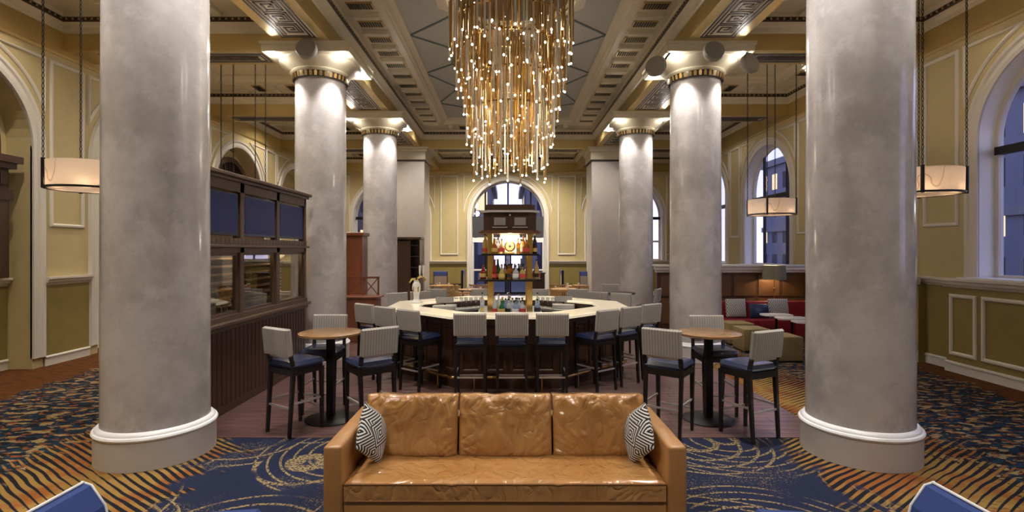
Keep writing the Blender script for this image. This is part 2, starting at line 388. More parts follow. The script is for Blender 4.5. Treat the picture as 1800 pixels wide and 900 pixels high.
# carpet --------------------------------------------------------------
def carpet():
    m = mat('patterned_carpet', (.02, .03, .09), .95, spec=.1); nt = m.node_tree; g = G(nt); t = coords(m); xy = g.xyz(t)
    X, Y = xy['X'], xy['Y']; aX = g.m('ABSOLUTE', X)
    navy = (.018, .023, .050); gold = (.28, .165, .045); org = (.25, .088, .022); blk = (.012, .012, .016); teal = (.012, .034, .062)
    sand = (.30, .22, .10)
    # --- navy field with dashed rings
    rings = None
    for sc, off, R in ((.62, 0, .62), (.62, 3.7, .62), (1.15, 8.1, .33)):
        vor = nt.nodes.new('ShaderNodeTexVoronoi'); vor.inputs['Scale'].default_value = sc; vor.inputs['Randomness'].default_value = .7
        nt.links.new(g.comb(g.m('ADD', X, off), g.m('ADD', Y, off*.5)), vor.inputs['Vector'])
        d = g.m('DIVIDE', vor.outputs['Distance'], sc if False else 1.0)
        s = g.m('SINE', g.m('MULTIPLY', d, 170*sc if sc < 1 else 110))
        ring = g.m('MULTIPLY', g.step(s, .72, .90), g.m('LESS_THAN', d, R))
        ring = g.m('MULTIPLY', ring, g.m('GREATER_THAN', d, .12))
        rings = ring if rings is None else g.m('MAXIMUM', rings, ring)
    dash = g.step(g.noise(t, 45, 2), .42, .52); patch = g.step(g.noise(t, 1.3, 2), .40, .50)
    rings = g.m('MULTIPLY', g.m('MULTIPLY', rings, dash), patch)
    speck = g.m('MULTIPLY', g.step(g.noise(t, 60, 2), .58, .64), g.step(g.noise(t, 1.7, 2), .52, .66))
    field = g.mix(g.m('MAXIMUM', rings, g.m('MULTIPLY', speck, .8)), navy, sand)
    # --- gold border with diagonal stripes
    wob = g.noise(t, 1.2, 2); sgn = g.m('SIGN', X)
    ph = g.m('ADD', g.m('ADD', g.m('MULTIPLY', aX, -8.5), g.m('MULTIPLY', Y, 12.5)), g.m('MULTIPLY', wob, 1.5))
    st = g.m('SINE', g.m('MULTIPLY', ph, 6.6)); amp = g.noise(t, .9, 2)
    n3 = g.noise(t, 9, 3)
    band = g.mix(g.step(g.noise(t, 2.2, 3), .45, .6), gold, org)
    thr = g.m('ADD', g.m('MULTIPLY', g.m('ABSOLUTE', g.m('SUBTRACT', aX, 3.55)), -1.5), 1.2)
    stripes = g.step(g.m('ADD', st, g.m('MULTIPLY', n3, .5)), g.m('SUBTRACT', thr, .15), g.m('ADD', thr, .15))
    band = g.mix(stripes, band, blk)
    dots = g.m('MULTIPLY', g.step(g.noise(g.comb(g.m('MULTIPLY', X, .5), Y), 26, 1), .60, .63), g.step(g.noise(t, .8, 1), .48, .56))
    band = g.mix(dots, band, blk)
    # --- mottled aisle
    n5 = g.noise(g.comb(g.m('MULTIPLY', X, .55), Y), 15, 3); n6 = g.noise(g.comb(g.m('MULTIPLY', X, .5), Y), 11, 3); n7 = g.noise(g.comb(g.m('MULTIPLY', X, .5), g.m('ADD', Y, 31)), 17, 2)
    mott = g.mix(g.step(n5, .49, .52), teal, blk)
    mott = g.mix(g.step(n6, .555, .575), mott, sand); mott = g.mix(g.step(n7, .585, .60), mott, (.22, .07, .02))
    rust = g.mix(g.step(n6, .50, .60), (.12, .042, .012), (.075, .034, .015))
    jag = g.m('MULTIPLY', g.m('SUBTRACT', g.noise(t, 3.5, 3), .5), 1.3)
    ax2 = g.m('ADD', aX, jag)
    c = g.mix(g.step(ax2, 2.62, 2.86), field, band)
    c = g.mix(g.step(g.m('ADD', ax2, g.m('MULTIPLY', st, .10)), 4.35, 4.5), c, mott)
    c = g.mix(g.step(ax2, 6.55, 6.8), c, rust)
    setcol(m, c)
    bp = nt.nodes.new('ShaderNodeBump'); bp.inputs['Strength'].default_value = .25; bp.inputs['Distance'].default_value = .01
    nt.links.new(g.noise(t, 220, 2), bp.inputs['Height']); nt.links.new(bp.outputs[0], nt.nodes['Principled BSDF'].inputs['Normal'])
    return m
M['carpet'] = carpet()
def plankm():
    m = mat('plum_wood_planks', (.10, .05, .045), .33, coat=.15); g = G(m.node_tree); nt = m.node_tree; t = coords(m)
    oi = nt.nodes.new('ShaderNodeObjectInfo'); mp = g.comb(g.m('MULTIPLY', g.xyz(t)['X'], .25), g.m('MULTIPLY', g.xyz(t)['Y'], 3), oi.outputs['Random'])
    geo = nt.nodes.new('ShaderNodeNewGeometry'); p = g.xyz(geo.outputs['Position'])
    wn = nt.nodes.new('ShaderNodeTexWhiteNoise')
    nt.links.new(g.comb(g.m('FLOOR', g.m('DIVIDE', p['X'], 1.7)), g.m('FLOOR', g.m('DIVIDE', p['Y'], .125))), wn.inputs[0])
    n = g.noise(g.comb(g.m('MULTIPLY', p['X'], .3), g.m('MULTIPLY', p['Y'], 3.5)), 5, 5)
    c = g.mix(g.step(n, .3, .7), (.105, .052, .045), (.19, .10, .085))
    c = g.mix(g.m('MULTIPLY', wn.outputs[0], .5), c, (.085, .04, .04)); setcol(m, c)
    return m
M['plank'] = plankm()
LEATHER_LATER()
def bottlemat(name, c, tr=.5): return mat(name, c, .08, trans=tr, spec=.7)
# ================================================================== ROOM
XL, XR, YB, YF, ZW = -7.8, 7.3, 22.3, -3.2, 6.35
COLX = 3.40; CY = [.64, 4.97, 9.30, 13.63, 17.96]
def fR(u, v, d): return (XR-d, u, v)      # right wall: u = Y
def fL(u, v, d): return (XL+d, u, v)
def fB(u, v, d): return (u, YB-d, v)
def fF(u, v, d): return (u, YF+d, v)
# floor ------------------------------------------------------------
floor = tag(empty('floor'), kind='structure')
mb = MB(); mb.box(XL-.5, XR+.4, YF, YB+.3, -.12, 0); mb.build('carpet', M['carpet'], floor)
wood = MB(); wood.box(-3.38, 3.38, 8.445, 13.6, 0, .006); wood.build('wood_floor', M['plank'], floor)
pl = MB(); pl.box(-.85, .85, -.0605, .0605, 0, .007, .0015); pl0 = None
row = 0; y = 5.38
while y < 8.40:
    x = -3.38 - (row*.53 % 1.7)
    while x < 3.38:
        a, b = max(x, -3.38), min(x+1.7, 3.38)
        if b-a > .05:
            if pl0 is None:
                q = pl.build('plank', M['plank'], floor); pl0 = q
            else:
                q = bpy.data.objects.new('plank', pl0.data); link(q, floor)
            q.location = ((a+b)/2, y, 0); q.scale = ((b-a-.003)/1.7, 1, 1)
        x += 1.7
    y += .124; row += 1
# walls ---------------------------------------------------------------
def arc(uc, zc, r, a0=0., a1=PI, n=28): return [(uc+r*math.cos(a0+(a1-a0)*i/n), zc+r*math.sin(a0+(a1-a0)*i/n)) for i in range(n+1)]
def arch_wall(mb, u0, u1, z1, arches, f, depth):
    def quad(a, b, c, d): mb.faces([f(*a, 0), f(*b, 0), f(*c, 0), f(*d, 0)], [(0, 1, 2, 3)])
    cur = u0
    for uc, r, sill, spring in sorted(arches):
        l, rr = uc-r, uc+r
        quad((cur, 0), (l, 0), (l, z1), (cur, z1))
        if sill > 0: quad((l, 0), (rr, 0), (rr, sill), (l, sill))
        A = arc(uc, spring, r)[::-1]
        for p, q in zip(A, A[1:]): quad(p, q, (q[0], z1), (p[0], z1))
        path = [(l, sill)]+A+[(rr, sill)]
        for p, q in zip(path, path[1:]):
            mb.faces([f(*p, 0), f(*q, 0), f(*q, -depth), f(*p, -depth)], [(0, 1, 2, 3)])
        if sill > 0: mb.faces([f(l, sill, 0), f(rr, sill, 0), f(rr, sill, -depth), f(l, sill, -depth)], [(0, 1, 2, 3)])
        cur = rr
    quad((cur, 0), (u1, 0), (u1, z1), (cur, z1))
PM = [(-.030, 0), (-.030, .020), (-.014, .034), (.012, .034), (.030, .016), (.030, 0)]   # thin panel moulding
ARCHP = [(0, -.03), (0, .03), (.05, .045), (.08, .03), (.13, .03), (.155, .055), (.20, .055), (.22, .0)]
RAILP = [(0, 0), (0, .02), (.03, .035), (.05, .07), (.09, .085), (.105, .11), (.14, .11), (.14, 0)]
BASEP = [(0, 0), (0, .03), (.125, .03), (.135, .045), (.155, .045), (.17, .02), (.17, 0)]
def arch_trim(parent, uc, r, sill, spring, f, name='arch_molding', z_low=None):
    path = [(uc+r, sill if z_low is None else z_low)]+arc(uc, spring, r)+[(uc-r, sill if z_low is None else z_low)]
    mb = MB(); mb.sweep(path, [(-o, d) for o, d in ARCHP], f); return mb.build(name, M['white'], parent, smooth=True)
def rect_panel(parent, u0, u1, v0, v1, f, name='panel_molding'):
    mb = MB(); mb.sweep([(u0, v0), (u1, v0), (u1, v1), (u0, v1)], PM, f, closed=True); return mb.build(name, M['white'], parent)
def spandrel(parent, uc, r, spring, ue, ztop, f):
    """curved triangle between an arch and a pier, ue = edge on the pier side"""
    s = 1 if ue > uc else -1; R = r+.36; dx = min(abs(ue-uc), R-.01); a = math.acos(dx/R)
    at = math.asin(min(.98, (ztop-spring)/R)); 
    if at <= a+.05: return
    pts = [(uc+s*R*math.cos(a+(at-a)*i/14), spring+R*math.sin(a+(at-a)*i/14)) for i in range(15)]+[(uc+s*dx, ztop)]
    if s < 0: pts = pts[::-1]
    mb = MB(); mb.sweep(pts, PM, f, closed=True); mb.build('panel_molding', M['white'], parent)
def rail(parent, u0, u1, f, base=.0, z=1.36, name='chair_rail', m='white'):
    mb = MB(); mb.sweep([(u0, z), (u1, z)], [(o, d+base) for o, d in RAILP], f); return mb.build(name, M[m], parent)
# right wall
RA = [(2.8, 1.27, 1.5, 3.65), (6.67, 1.27, 1.5, 3.65), (10.6, 1.27, 1.5, 3.65), (14.5, 1.27, 1.5, 3.65), (18.4, 1.27, 1.5, 3.65)]
wr = tag(empty('wall_right'), kind='structure')
mb = MB(); arch_wall(mb, YF, YB, ZW, RA, fR, .34); mb.build('wall_surface', M['wall'], wr)
LA = [(3.2, 1.27, 0, 3.65), (7.12, 1.27, 0, 3.65), (11.0, 1.27, 0, 3.65), (14.9, 1.27, 0, 3.65), (18.8, 1.27, 0, 3.65)]
wl = tag(empty('wall_left'), kind='structure')
mb = MB(); arch_wall(mb, YF, YB, ZW, LA, fL, .42); mb.build('wall_surface', M['wall'], wl)
BA = [(-5.13, 1.58, 1.5, 3.40), (0, 1.58, 0, 3.40), (5.13, 1.58, 1.5, 3.40)]
wk = tag(empty('wall_back'), kind='structure')
mb = MB(); arch_wall(mb, XL, XR, ZW, BA, fB, .34); mb.build('wall_surface', M['wall'], wk)
wf = tag(empty('wall_front'), kind='structure')
mb = MB(); mb.box(XL, XR, YF-.1, YF, 0, ZW); mb.build('wall_surface', M['wall'], wf)
for par, arches, f, u0, u1 in ((wr, RA, fR, YF, YB), (wl, LA, fL, YF, YB), (wk, BA, fB, XL, XR)):
    n = len(arches)
    for i, (uc, r, sill, sp) in enumerate(arches):
        arch_trim(par, uc, r, sill, sp, f, z_low=max(sill, .17) if sill else 0.17 if par is wl else .0)
    edges = [u0]+[a[0] for a in arches]+[u1]
    for (a, b) in zip(arches, arches[1:]):
        c = (a[0]+b[0])/2; g_ = (b[0]-b[1])-(a[0]+a[1]); hw = .32 if par is not wk else .36
        rect_panel(par, c-hw, c+hw, 1.78 if par is wk else 2.38, 5.18, f)
        dx = abs(c-a[0])-hw-.14
        spandrel(par, a[0], a[1], a[3], a[0]+dx, 5.18, f); spandrel(par, b[0], b[1], b[3], b[0]-dx, 5.18, f)
    # wainscot and rail between openings that reach the floor
    segs = [u0]; 
    for uc, r, sill, sp in arches:
        if sill == 0: segs += [uc-r-.21, uc+r+.21]
    segs.append(u1)
    for a, b in zip(segs[::2], segs[1::2]):
        mb = MB(); mb.sweep([(a, .02), (b, .02)], [(0, 0), (0, .012), (1.34, .012), (1.34, 0)], f); mb.build('wainscot', M['olive'], par)
        rail(par, a, b, f)
        bb = MB(); bb.sweep([(a, 0), (b, 0)], BASEP, f)
        nm = {wr: 'baseboard_right', wl: 'baseboard_left', wk: 'baseboard_back'}[par]
        bb.build(nm, M['white'], par)
for cx_ in (-2.57, 2.57): pass
for s in (-1, 1):
    rect_panel(wk, s*(5.13+1.58+.32)-.12, s*(5.13+1.58+.32)+.12, 1.78, 5.18, fB)
# projecting wainscot bays below the right windows
for uc, r, sill, sp in RA:
    a, b = uc-1.68, uc+1.68
    mb = MB(); mb.box(XR-.15, XR-.012, a, b, .0, 1.37); mb.build('wainscot_bay', M['olive'], wr)
    mb = MB(); mb.sweep([(b, 0), (a, 0)][::-1], [(o, d+.15) for o, d in BASEP], fR); mb.build('baseboard_right', M['white'], wr)
    rail(wr, a-.05, b+.05, fR, base=.15)
    mb = MB(); mb.box(XR-.26, XR+.30, uc-r-.1, uc+r+.1, 1.50, 1.53); mb.build('window_sill', M['ring'], wr)
    fb = lambda u, v, d: fR(u, v, d+.15)
    rect_panel(wr, b-.52, b-.10, .30, 1.22, fb); rect_panel(wr, a+.66, b-.66, .30, 1.22, fb); rect_panel(wr, a+.10, a+.52, .30, 1.22, fb)
# white reveals of the windows (plaster lining)
for par, arches, f in ((wr, RA, fR), (wk, BA, fB)):
    for uc, r, sill, sp in arches:
        path = [(uc+r-.004, max(sill, .0)+.03)]+arc(uc, sp, r-.004)+[(uc-r+.004, max(sill, 0)+.03)]
        mb = MB(); mb.sweep(path, [(0, .0), (0, -.33)], f, capends=False); mb.build('reveal_lining', M['ring'], par, smooth=True)
# windows
def arch_window(name, uc, r, sill, spring, f, bars, transoms, depth=.27, fm='white', bm_='black'):
    w = tag(empty(name), kind='structure')
    path = [(uc+r, sill)]+arc(uc, spring, r)+[(uc-r, sill)]
    mb = MB(); mb.sweep(path+[path[0]] if False else path, [(0, -depth-.05), (0, -depth+.03), (.07, -depth+.03), (.07, -depth-.05)], f, closed=True); mb.build('window_frame', M[fm], w)
    for u in bars:
        top = spring+math.sqrt(max(r*r-u*u, 0))
        mb = MB(); mb.prism([(uc+u-.035, sill), (uc+u+.035, sill), (uc+u+.035, top-.03), (uc+u-.035, top-.03)], -depth-.04, -depth+.02, f); mb.build('mullion', M[bm_], w)
    for z, t, mm in transoms:
        hw = math.sqrt(max(r*r-max(z-spring, 0)**2, 0))-.02
        mb = MB(); mb.prism([(uc-hw, z), (uc+hw, z), (uc+hw, z+t), (uc-hw, z+t)], -depth-.06, -depth+.05, f); mb.build('transom', M[mm], w)
    g_ = MB(); pts = [(uc-r, sill), (uc+r, sill)]+arc(uc, spring, r)
    g_.faces([f(u, v, -depth-.01) for u, v in pts], [tuple(range(len(pts)))]); g_.build('pane', M['pane'], w)
    return w
k = 1
for a in RA: arch_window('window_%d' % k, *a, fR, [-.62, .62], [(3.42, .12, 'black')]); k += 1
for a in (BA[0], BA[2]): arch_window('window_%d' % k, *a, fB, [-.8, 0, .8], [(3.3, .12, 'black'), (2.3, .08, 'white')], bm_='black'); k += 1
w = arch_window('window_%d' % k, 0, 1.58, .02, 3.4, fB, [-1.0, 1.0, 0], [(2.52, .92, 'extdark'), (2.30, .2, 'ring'), (1.05, .07, 'white')])
# vestibule door leaves in the centre arch
for s in (-1, 1):
    dd = tag(empty('door_%d' % (1 if s < 0 else 2)), kind='structure')
    mb = MB(); x0, x1 = (.05, .95) if s > 0 else (-.95, -.05)
    mb.sweep([(x0, .03), (x1, .03), (x1, 2.26), (x0, 2.26)], [(0, -.22), (0, -.17), (.09, -.17), (.09, -.22)], fB, closed=True); mb.build('door_frame', M['black'], dd)
    mb = MB(); mb.cyl(fB(s*.17, .9, -.12), fB(s*.17, 1.4, -.12), .014); mb.build('handle', M['steel'], dd)
# left niches: back plane, rail and dark classical surround
for i, (uc, r, sill, sp) in enumerate(LA):
    nb = MB(); pts = [(uc-r, 0), (uc+r, 0)]+arc(uc, sp, r); nb.faces([fL(u, v, -.42) for u, v in pts], [tuple(range(len(pts)))]); nb.build('niche_back', M['wall'], wl)
    nb = MB(); nb.box(XL-.415, XL-.40, uc-r+.01, uc+r-.01, .02, 1.36); nb.build('wainscot', M['olive'], wl)
    rail(wl, uc-r+.01, uc+r-.01, lambda u, v, d: fL(u, v, d-.41)); 
    nb = MB(); nb.sweep([(uc-r+.01, 0), (uc+r-.01, 0)], BASEP, lambda u, v, d: fL(u, v, d-.41)); nb.build('baseboard_left', M['white'], wl)
    if i in (1, 3):
        su = tag(empty('niche_surround', (XL-.40, uc, 1.5)), 'dark bronze classical window surround set in the %s arched niche of the left wall' % ('nearest' if i == 1 else 'far'), 'window surround')
        f2 = lambda y0, y1, z0, z1, d0, d1: MB().box(d0, d1, y0, y1, z0, z1)
        for s in (-1, 1):
            f2(s*.95-.12, s*.95+.12, .01, 1.25, 0, .22).build('pilaster', M['wood'], su)
        f2(-1.10, 1.10, 1.25, 1.42, 0, .26).build('architrave', M['wood'], su)
        f2(-1.06, 1.06, 1.42, 1.75, 0, .22).build('frieze', M['wood'], su)
        mb = f2(-1.12, 1.12, 1.75, 1.84, 0, .30); mb.box(0, .36, -1.17, 1.17, 1.84, 1.95); mb.build('cornice', M['wood'], su)
        for q in range(7): f2(-.95+q*.317-.05, -.95+q*.317+.05, 1.50, 1.68, .22, .25).build('frieze_block', M['wood'], su)
        f2(-.83, .83, .01, 1.25, .02, .05).build('dark_pane', M['vent'], su)
        mb = MB(); mb.sweep([(1.0, 1.95)]+arc(0, 2.15, 1.0)+[(-1.0, 1.95)], [(0, .0), (0, .16), (.14, .16), (.14, 0)], lambda u, v, d: (d, u, v)); mb.build('arch_frame', M['wood'], su)
        mb = MB(); pts = [(-.98, 1.95), (.98, 1.95)]+arc(0, 2.15, .98); mb.faces([(.03, u, v) for u, v in pts], [tuple(range(len(pts)))]); mb.build('dark_lunette', M['vent'], su)
        mb = MB()
        for q in range(1, 10):
            a = PI*q/10; mb.bar((.08, .25*math.cos(a), 2.1+.25*math.sin(a)), (.08, .88*math.cos(a), 2.1+.88*math.sin(a)), .04, .03)
        for rr in (.25, .55): mb.tube([(.08, p[0], p[1]) for p in arc(0, 2.1, rr)], .025, 6)
        mb.build('fanlight_bars', M['wood'], su)
# ceiling ---------------------------------------------------------------
ce = tag(empty('ceiling'), kind='structure')
mb = MB(); mb.box(XL-.5, XR+.5, YF, YB+.4, 6.55, 6.75); mb.build('ceiling_slab', M['cream'], ce)
ZS = 5.45
BEAMY = [(c-.42, c+.42) if i == 4 else (c-.34, c+.34) for i, c in enumerate(CY)]
beam = MB()
for s in (-1, 1): beam.box(*(sorted((s*2.98, s*3.88))), YF, YB, ZS, 6.6)
beam.build('long_beam', M['gold'], ce)
for i, (a, b) in enumerate(BEAMY):
    for x0, x1 in ((XL, -3.88), (3.88, XR)):
        mb = MB(); mb.box(x0, x1, a, b, ZS, 6.6); mb.build('cross_beam', M['gold'], ce)
mb = MB(); mb.box(-2.98, 2.98, *BEAMY[4], ZS, 6.6); mb.build('cross_beam', M['gold'], ce)
modp = {}
def coffer(x0, x1, y0, y1, panel='ceil', bw=.74, walls=(), vis=True):
    path = [(x0, y0), (x1, y0), (x1, y1), (x0, y1)]
    f = lambda u, v, d: (u, v, d)
    mb = MB(); mb.sweep(path, [(0, 5.74), (.03, 5.76), (.05, 5.82), (.09, 5.86), (.12, 5.90)], f, closed=True); mb.build('crown_molding', M['cream'], ce)
    mb = MB(); mb.sweep(path, [(.12, 5.895), (.145, 5.915), (.15, 5.955), (.135, 5.975)], f, closed=True); mb.build('dark_band', M['dark'], ce)
    mb = MB(); mb.sweep(path, [(.135, 5.975), (.14, 6.05), (.14+bw, 6.05), (.14+bw, 6.09), (.18+bw, 6.11), (.20+bw, 6.16), (.26+bw, 6.19), (.30+bw, 6.19), (.30+bw, 6.24)], f, closed=True); mb.build('coffer_border', M['cream'], ce)
    w = .30+bw
    mb = MB(); mb.box(x0+w-.02, x1-w+.02, y0+w-.02, y1-w+.02, 6.24, 6.28); mb.build('ceiling_panel', M[panel], ce)
    # egg-and-dart beads on the dark band
    mb = MB()
    per = [((x0+.145, y0+.145), (x1-.145, y0+.145)), ((x1-.145, y0+.145), (x1-.145, y1-.145)), ((x1-.145, y1-.145), (x0+.145, y1-.145)), ((x0+.145, y1-.145), (x0+.145, y0+.145))]
    for p, q in per:
        p, q = Vector(p), Vector(q); n = int((q-p).length/.11)
        for i in range(n):
            c = p.lerp(q, (i+.5)/n); mb.cbox((c.x, c.y, 5.935), (.028, .028, .028))
    mb.build('egg_and_dart', M['gold'], ce, kind='stuff')
    # modillions and vents
    pitch = .34; o = .14+bw/2
    sides = [((x0+o, y0+.9), (x0+o, y1-.9), 0), ((x1-o, y0+.9), (x1-o, y1-.9), 0), ((x0+.9, y0+o), (x1-.9, y0+o), 1), ((x0+.9, y1-o), (x1-.9, y1-o), 1)]
    for p, q, hor in sides:
        p, q = Vector(p), Vector(q); n = max(1, int((q-p).length/pitch)); n -= (n+1) % 2
        for i in range(n):
            c = p.lerp(q, (i+.5)/n); 
            if c.y < 3.5: continue
            key = (i % 2, hor)
            if key not in modp:
                m_ = MB(); a, b = (.46, .13) if not hor else (.13, .46)
                if i % 2 == 0:
                    m_.box(-a/2, a/2, -b/2, b/2, -.085, 0, .012)
                    m_.box(-a/2-.02, a/2+.02, -b/2-.02, b/2+.02, -.03, 0)
                    ob = m_.build('modillion', M['cream'], ce)
                else:
                    for t in range(9):
                        tt = -.18+t*.045
                        if hor: m_.box(-.09, .09, tt-.014, tt+.014, -.038, .0)
                        else: m_.box(tt-.014, tt+.014, -.09, .09, -.038, .0)
                    ob = m_.build('vent_grille', M['vent'], ce)
                    gp_ = MB(); gp_.box(*((-.22, .22, -.11, .11) if not hor else (-.11, .11, -.22, .22)), -.028, 0); modp['p', hor] = gp_.build('gold_vent_panel', M['gold'], ob)
                modp[key] = ob; ob.location = (c.x, c.y, 6.05)
            else:
                ob = link(bpy.data.objects.new(modp[key].name.split('.')[0], modp[key].data), ce); ob.location = (c.x, c.y, 6.05)
                if i % 2: link(bpy.data.objects.new('gold_vent_panel', modp['p', hor].data), ob)
coffer(-2.98, 2.98, YF, BEAMY[4][0])
coffer(-2.98, 2.98, BEAMY[4][1], YB, bw=.5)
ys = [YF]+[v for b in BEAMY for v in b]+[YB]
for a, b in zip(ys[::2], ys[1::2]):
    coffer(3.88, XR, a, b, panel='cream', bw=.5); coffer(XL, -3.88, a, b, panel='cream', bw=.5)
# gold frieze on the walls below the crown
for nm, f, a, b in (('right', fR, YF, YB), ('left', fL, YF, YB), ('back', fB, XL, XR)):
    mb = MB(); mb.sweep([(a, 5.32), (b, 5.32)], [(0, 0), (0, .03), (.04, .05), (.06, .02), (.45, .02), (.45, 0)], f)
    mb.build('frieze', M['gold'], {'right': wr, 'left': wl, 'back': wk}[nm])
# Greek key inlays
def key_panel(x0, x1, y0, y1):
    along_y = (y1-y0) > (x1-x0); L_ = (y1-y0) if along_y else (x1-x0); Wd = (x1-x0) if along_y else (y1-y0)
    base = MB(); base.box(x0, x1, y0, y1, ZS-.006, ZS); base.build('key_panel', M['cream'], ce)
    mb = MB(); T = .030
    def seg(a, b):
        (l0, w0), (l1, w1) = a, b
        l0, l1 = sorted((l0, l1)); w0, w1 = sorted((w0, w1)); l0 -= T/2; l1 += T/2; w0 -= T/2; w1 += T/2
        if along_y: mb.box(x0+w0, x0+w1, y0+l0, y0+l1, ZS-.012, ZS-.005)
        else: mb.box(x0+l0, x0+l1, y0+w0, y0+w1, ZS-.012, ZS-.005)
    for i in (.03, .085):
        seg((i, i), (L_-i, i)); seg((i, Wd-i), (L_-i, Wd-i)); seg((i, i), (i, Wd-i)); seg((L_-i, i), (L_-i, Wd-i))
    h = Wd-.29; n = max(1, int((L_-.3)/(h*1.12))); p = (L_-.3)/n; b0 = .145
    for k_ in range(n):
        o = .15+k_*p; u = lambda a, b: (o+a*p, b0+b*h)
        pts = [u(0, 0), u(0, 1), u(.8, 1), u(.8, .25), u(.35, .25), u(.35, .68), u(.58, .68), u(.58, .48)]
        for a, b in zip(pts, pts[1:]): seg(a, b)
        seg(u(.16, 0), u(1, 0)); seg(u(.16, 0), u(.16, .84)); seg(u(.16, .84), u(.64, .84))
    mb.build('key_inlay', M['inlay'], ce)
for s in (-1, 1):
    for a, b in ((1.6, 4.1), (5.85, 8.42), (10.18, 12.75), (14.5, 17.0), (18.9, 21.6)):
        x = sorted((s*3.13, s*3.73)); key_panel(x[0], x[1], a, b)
for i in (1, 2, 3, 4):
    for x0, x1 in ((XL+.5, -4.35), (4.35, XR-.45)): key_panel(x0, x1, CY[i]-.23, CY[i]+.23)
key_panel(-2.6, 2.6, CY[4]-.24, CY[4]+.24)
# ceiling strips and chandelier frame
mb = MB()
LN = [[(-2.2, 10.1), (-1.95, 10.2), (-1.3, 9.6)], [(-1.95, 10.2), (-1.1, 10.95), (0, 10.95)], [(-2.0, 12.4), (-1.3, 11.8), (-1.1, 10.95)],
      [(-2.0, 12.4), (-1.3, 13.5), (0, 13.5)], [(-1.3, 13.5), (-2.0, 14.9)], [(-1.3, 11.8), (0, 12.2)], [(-2.0, 14.9), (-.9, 15.6), (0, 15.6)], [(-1.3, 9.6), (-1.0, 9.3)]]
for ln in LN:
    for sx_ in (-1, 1):
        for my in (0, 1):
            for p, q in zip(ln, ln[1:]):
                P_, Q_ = [(sx_*t[0], t[1] if not my else 16.9-t[1], 6.232) for t in (p, q)]
                mb.bar(P_, Q_, .04, .02)
mb.build('ceiling_strip', M['line'], ce)
CHX, CHY = .05, 8.45
mb = MB(); octo = [(CHX+1.22*math.cos(PI/8+i*PI/4), CHY+1.22*math.sin(PI/8+i*PI/4)) for i in range(8)]
mb.sweep(octo, [(-.16, 6.24), (-.15, 6.20), (-.05, 6.18), (-.04, 6.14), (.04, 6.13), (.05, 6.17), (.16, 6.18), (.17, 6.24)], lambda u, v, d: (u, v, d), closed=True)
mb.build('chandelier_ceiling_frame', M['cream'], ce)
# ================================================================== LIGHT HELPERS
def add_light(kind, loc, power, color, parent=None, size=.08, rot=None, cone=None, blend=.6):
    l = bpy.data.lights.new('lamp_light', kind); l.energy = power; l.color = color
    l.shadow_soft_size = size
    if cone: l.spot_size = math.radians(cone); l.spot_blend = blend
    o = bpy.data.objects.new('lamp_light', l); COL.objects.link(o); o.location = loc
    if rot: o.rotation_euler = rot
    if parent is not None: o.parent = parent
    return o
# recessed downlights, with unseen near ones added for fill
dl_pts = []
for s, sd in ((-1, 'left'), (1, 'right')):
    for yy, w_ in ((.8, ''), (5.3, ''), (10.6, ''), (16.1, '')): dl_pts.append((s*2.45, yy, P_DOWN, NEUTRAL, 'nave', sd))  # the two nearer pairs are out of view, added as front fill
    for bi, yy in enumerate((.0, 2.8, 7.1, 11.5, 15.8, 20.2)):
        xm = (3.88+XR)/2 if s > 0 else (XL-3.88)/2
        for q, xx in enumerate((xm-1.0, xm+1.0)): dl_pts.append((xx, yy, P_AISLE, WARM, 'aisle', sd))
for xx in (-1.6, 0, 1.6): dl_pts.append((xx, 20.4, 620, WARM, 'back bay', 'far'))
dproto = None; DLN = {}; ORD = ['first', 'second', 'third', 'fourth', 'fifth', 'sixth', 'seventh', 'eighth', 'ninth', 'tenth', 'eleventh', 'twelfth']
for (x, y, pw, colr, zone, sd) in dl_pts:
    z = 6.05 if zone == 'nave' else 6.24
    key_ = (zone, sd); DLN[key_] = DLN.get(key_, 0)+1
    lab = 'small bright recessed ceiling downlight, %s in the %s %s, counted from the camera' % (ORD[DLN[key_]-1], sd, zone)
    if dproto is None:
        r_ = empty('ceiling_downlight', (x, y, z), label=lab, cat='light', group='recessed downlights in the %s ceiling, %s side' % (zone, sd))
        m_ = MB(); m_.lathe([(.085, -.001), (.115, -.001), (.12, -.018), (.085, -.025), (.08, -.004)], 20); m_.build('trim_ring', M['ring'], r_, smooth=True)
        m_ = MB(); m_.cyl((0, 0, -.012), (0, 0, -.002), .08, n=20); m_.build('lens', M['lamp'], r_)
        dproto = r_
    else: r_ = dup(dproto, (x, y, z), label=lab, group='recessed downlights in the %s ceiling, %s side' % (zone, sd))
    add_light('SPOT', (x, y, z-.03), pw, colr, size=.08, cone=130, blend=.9)
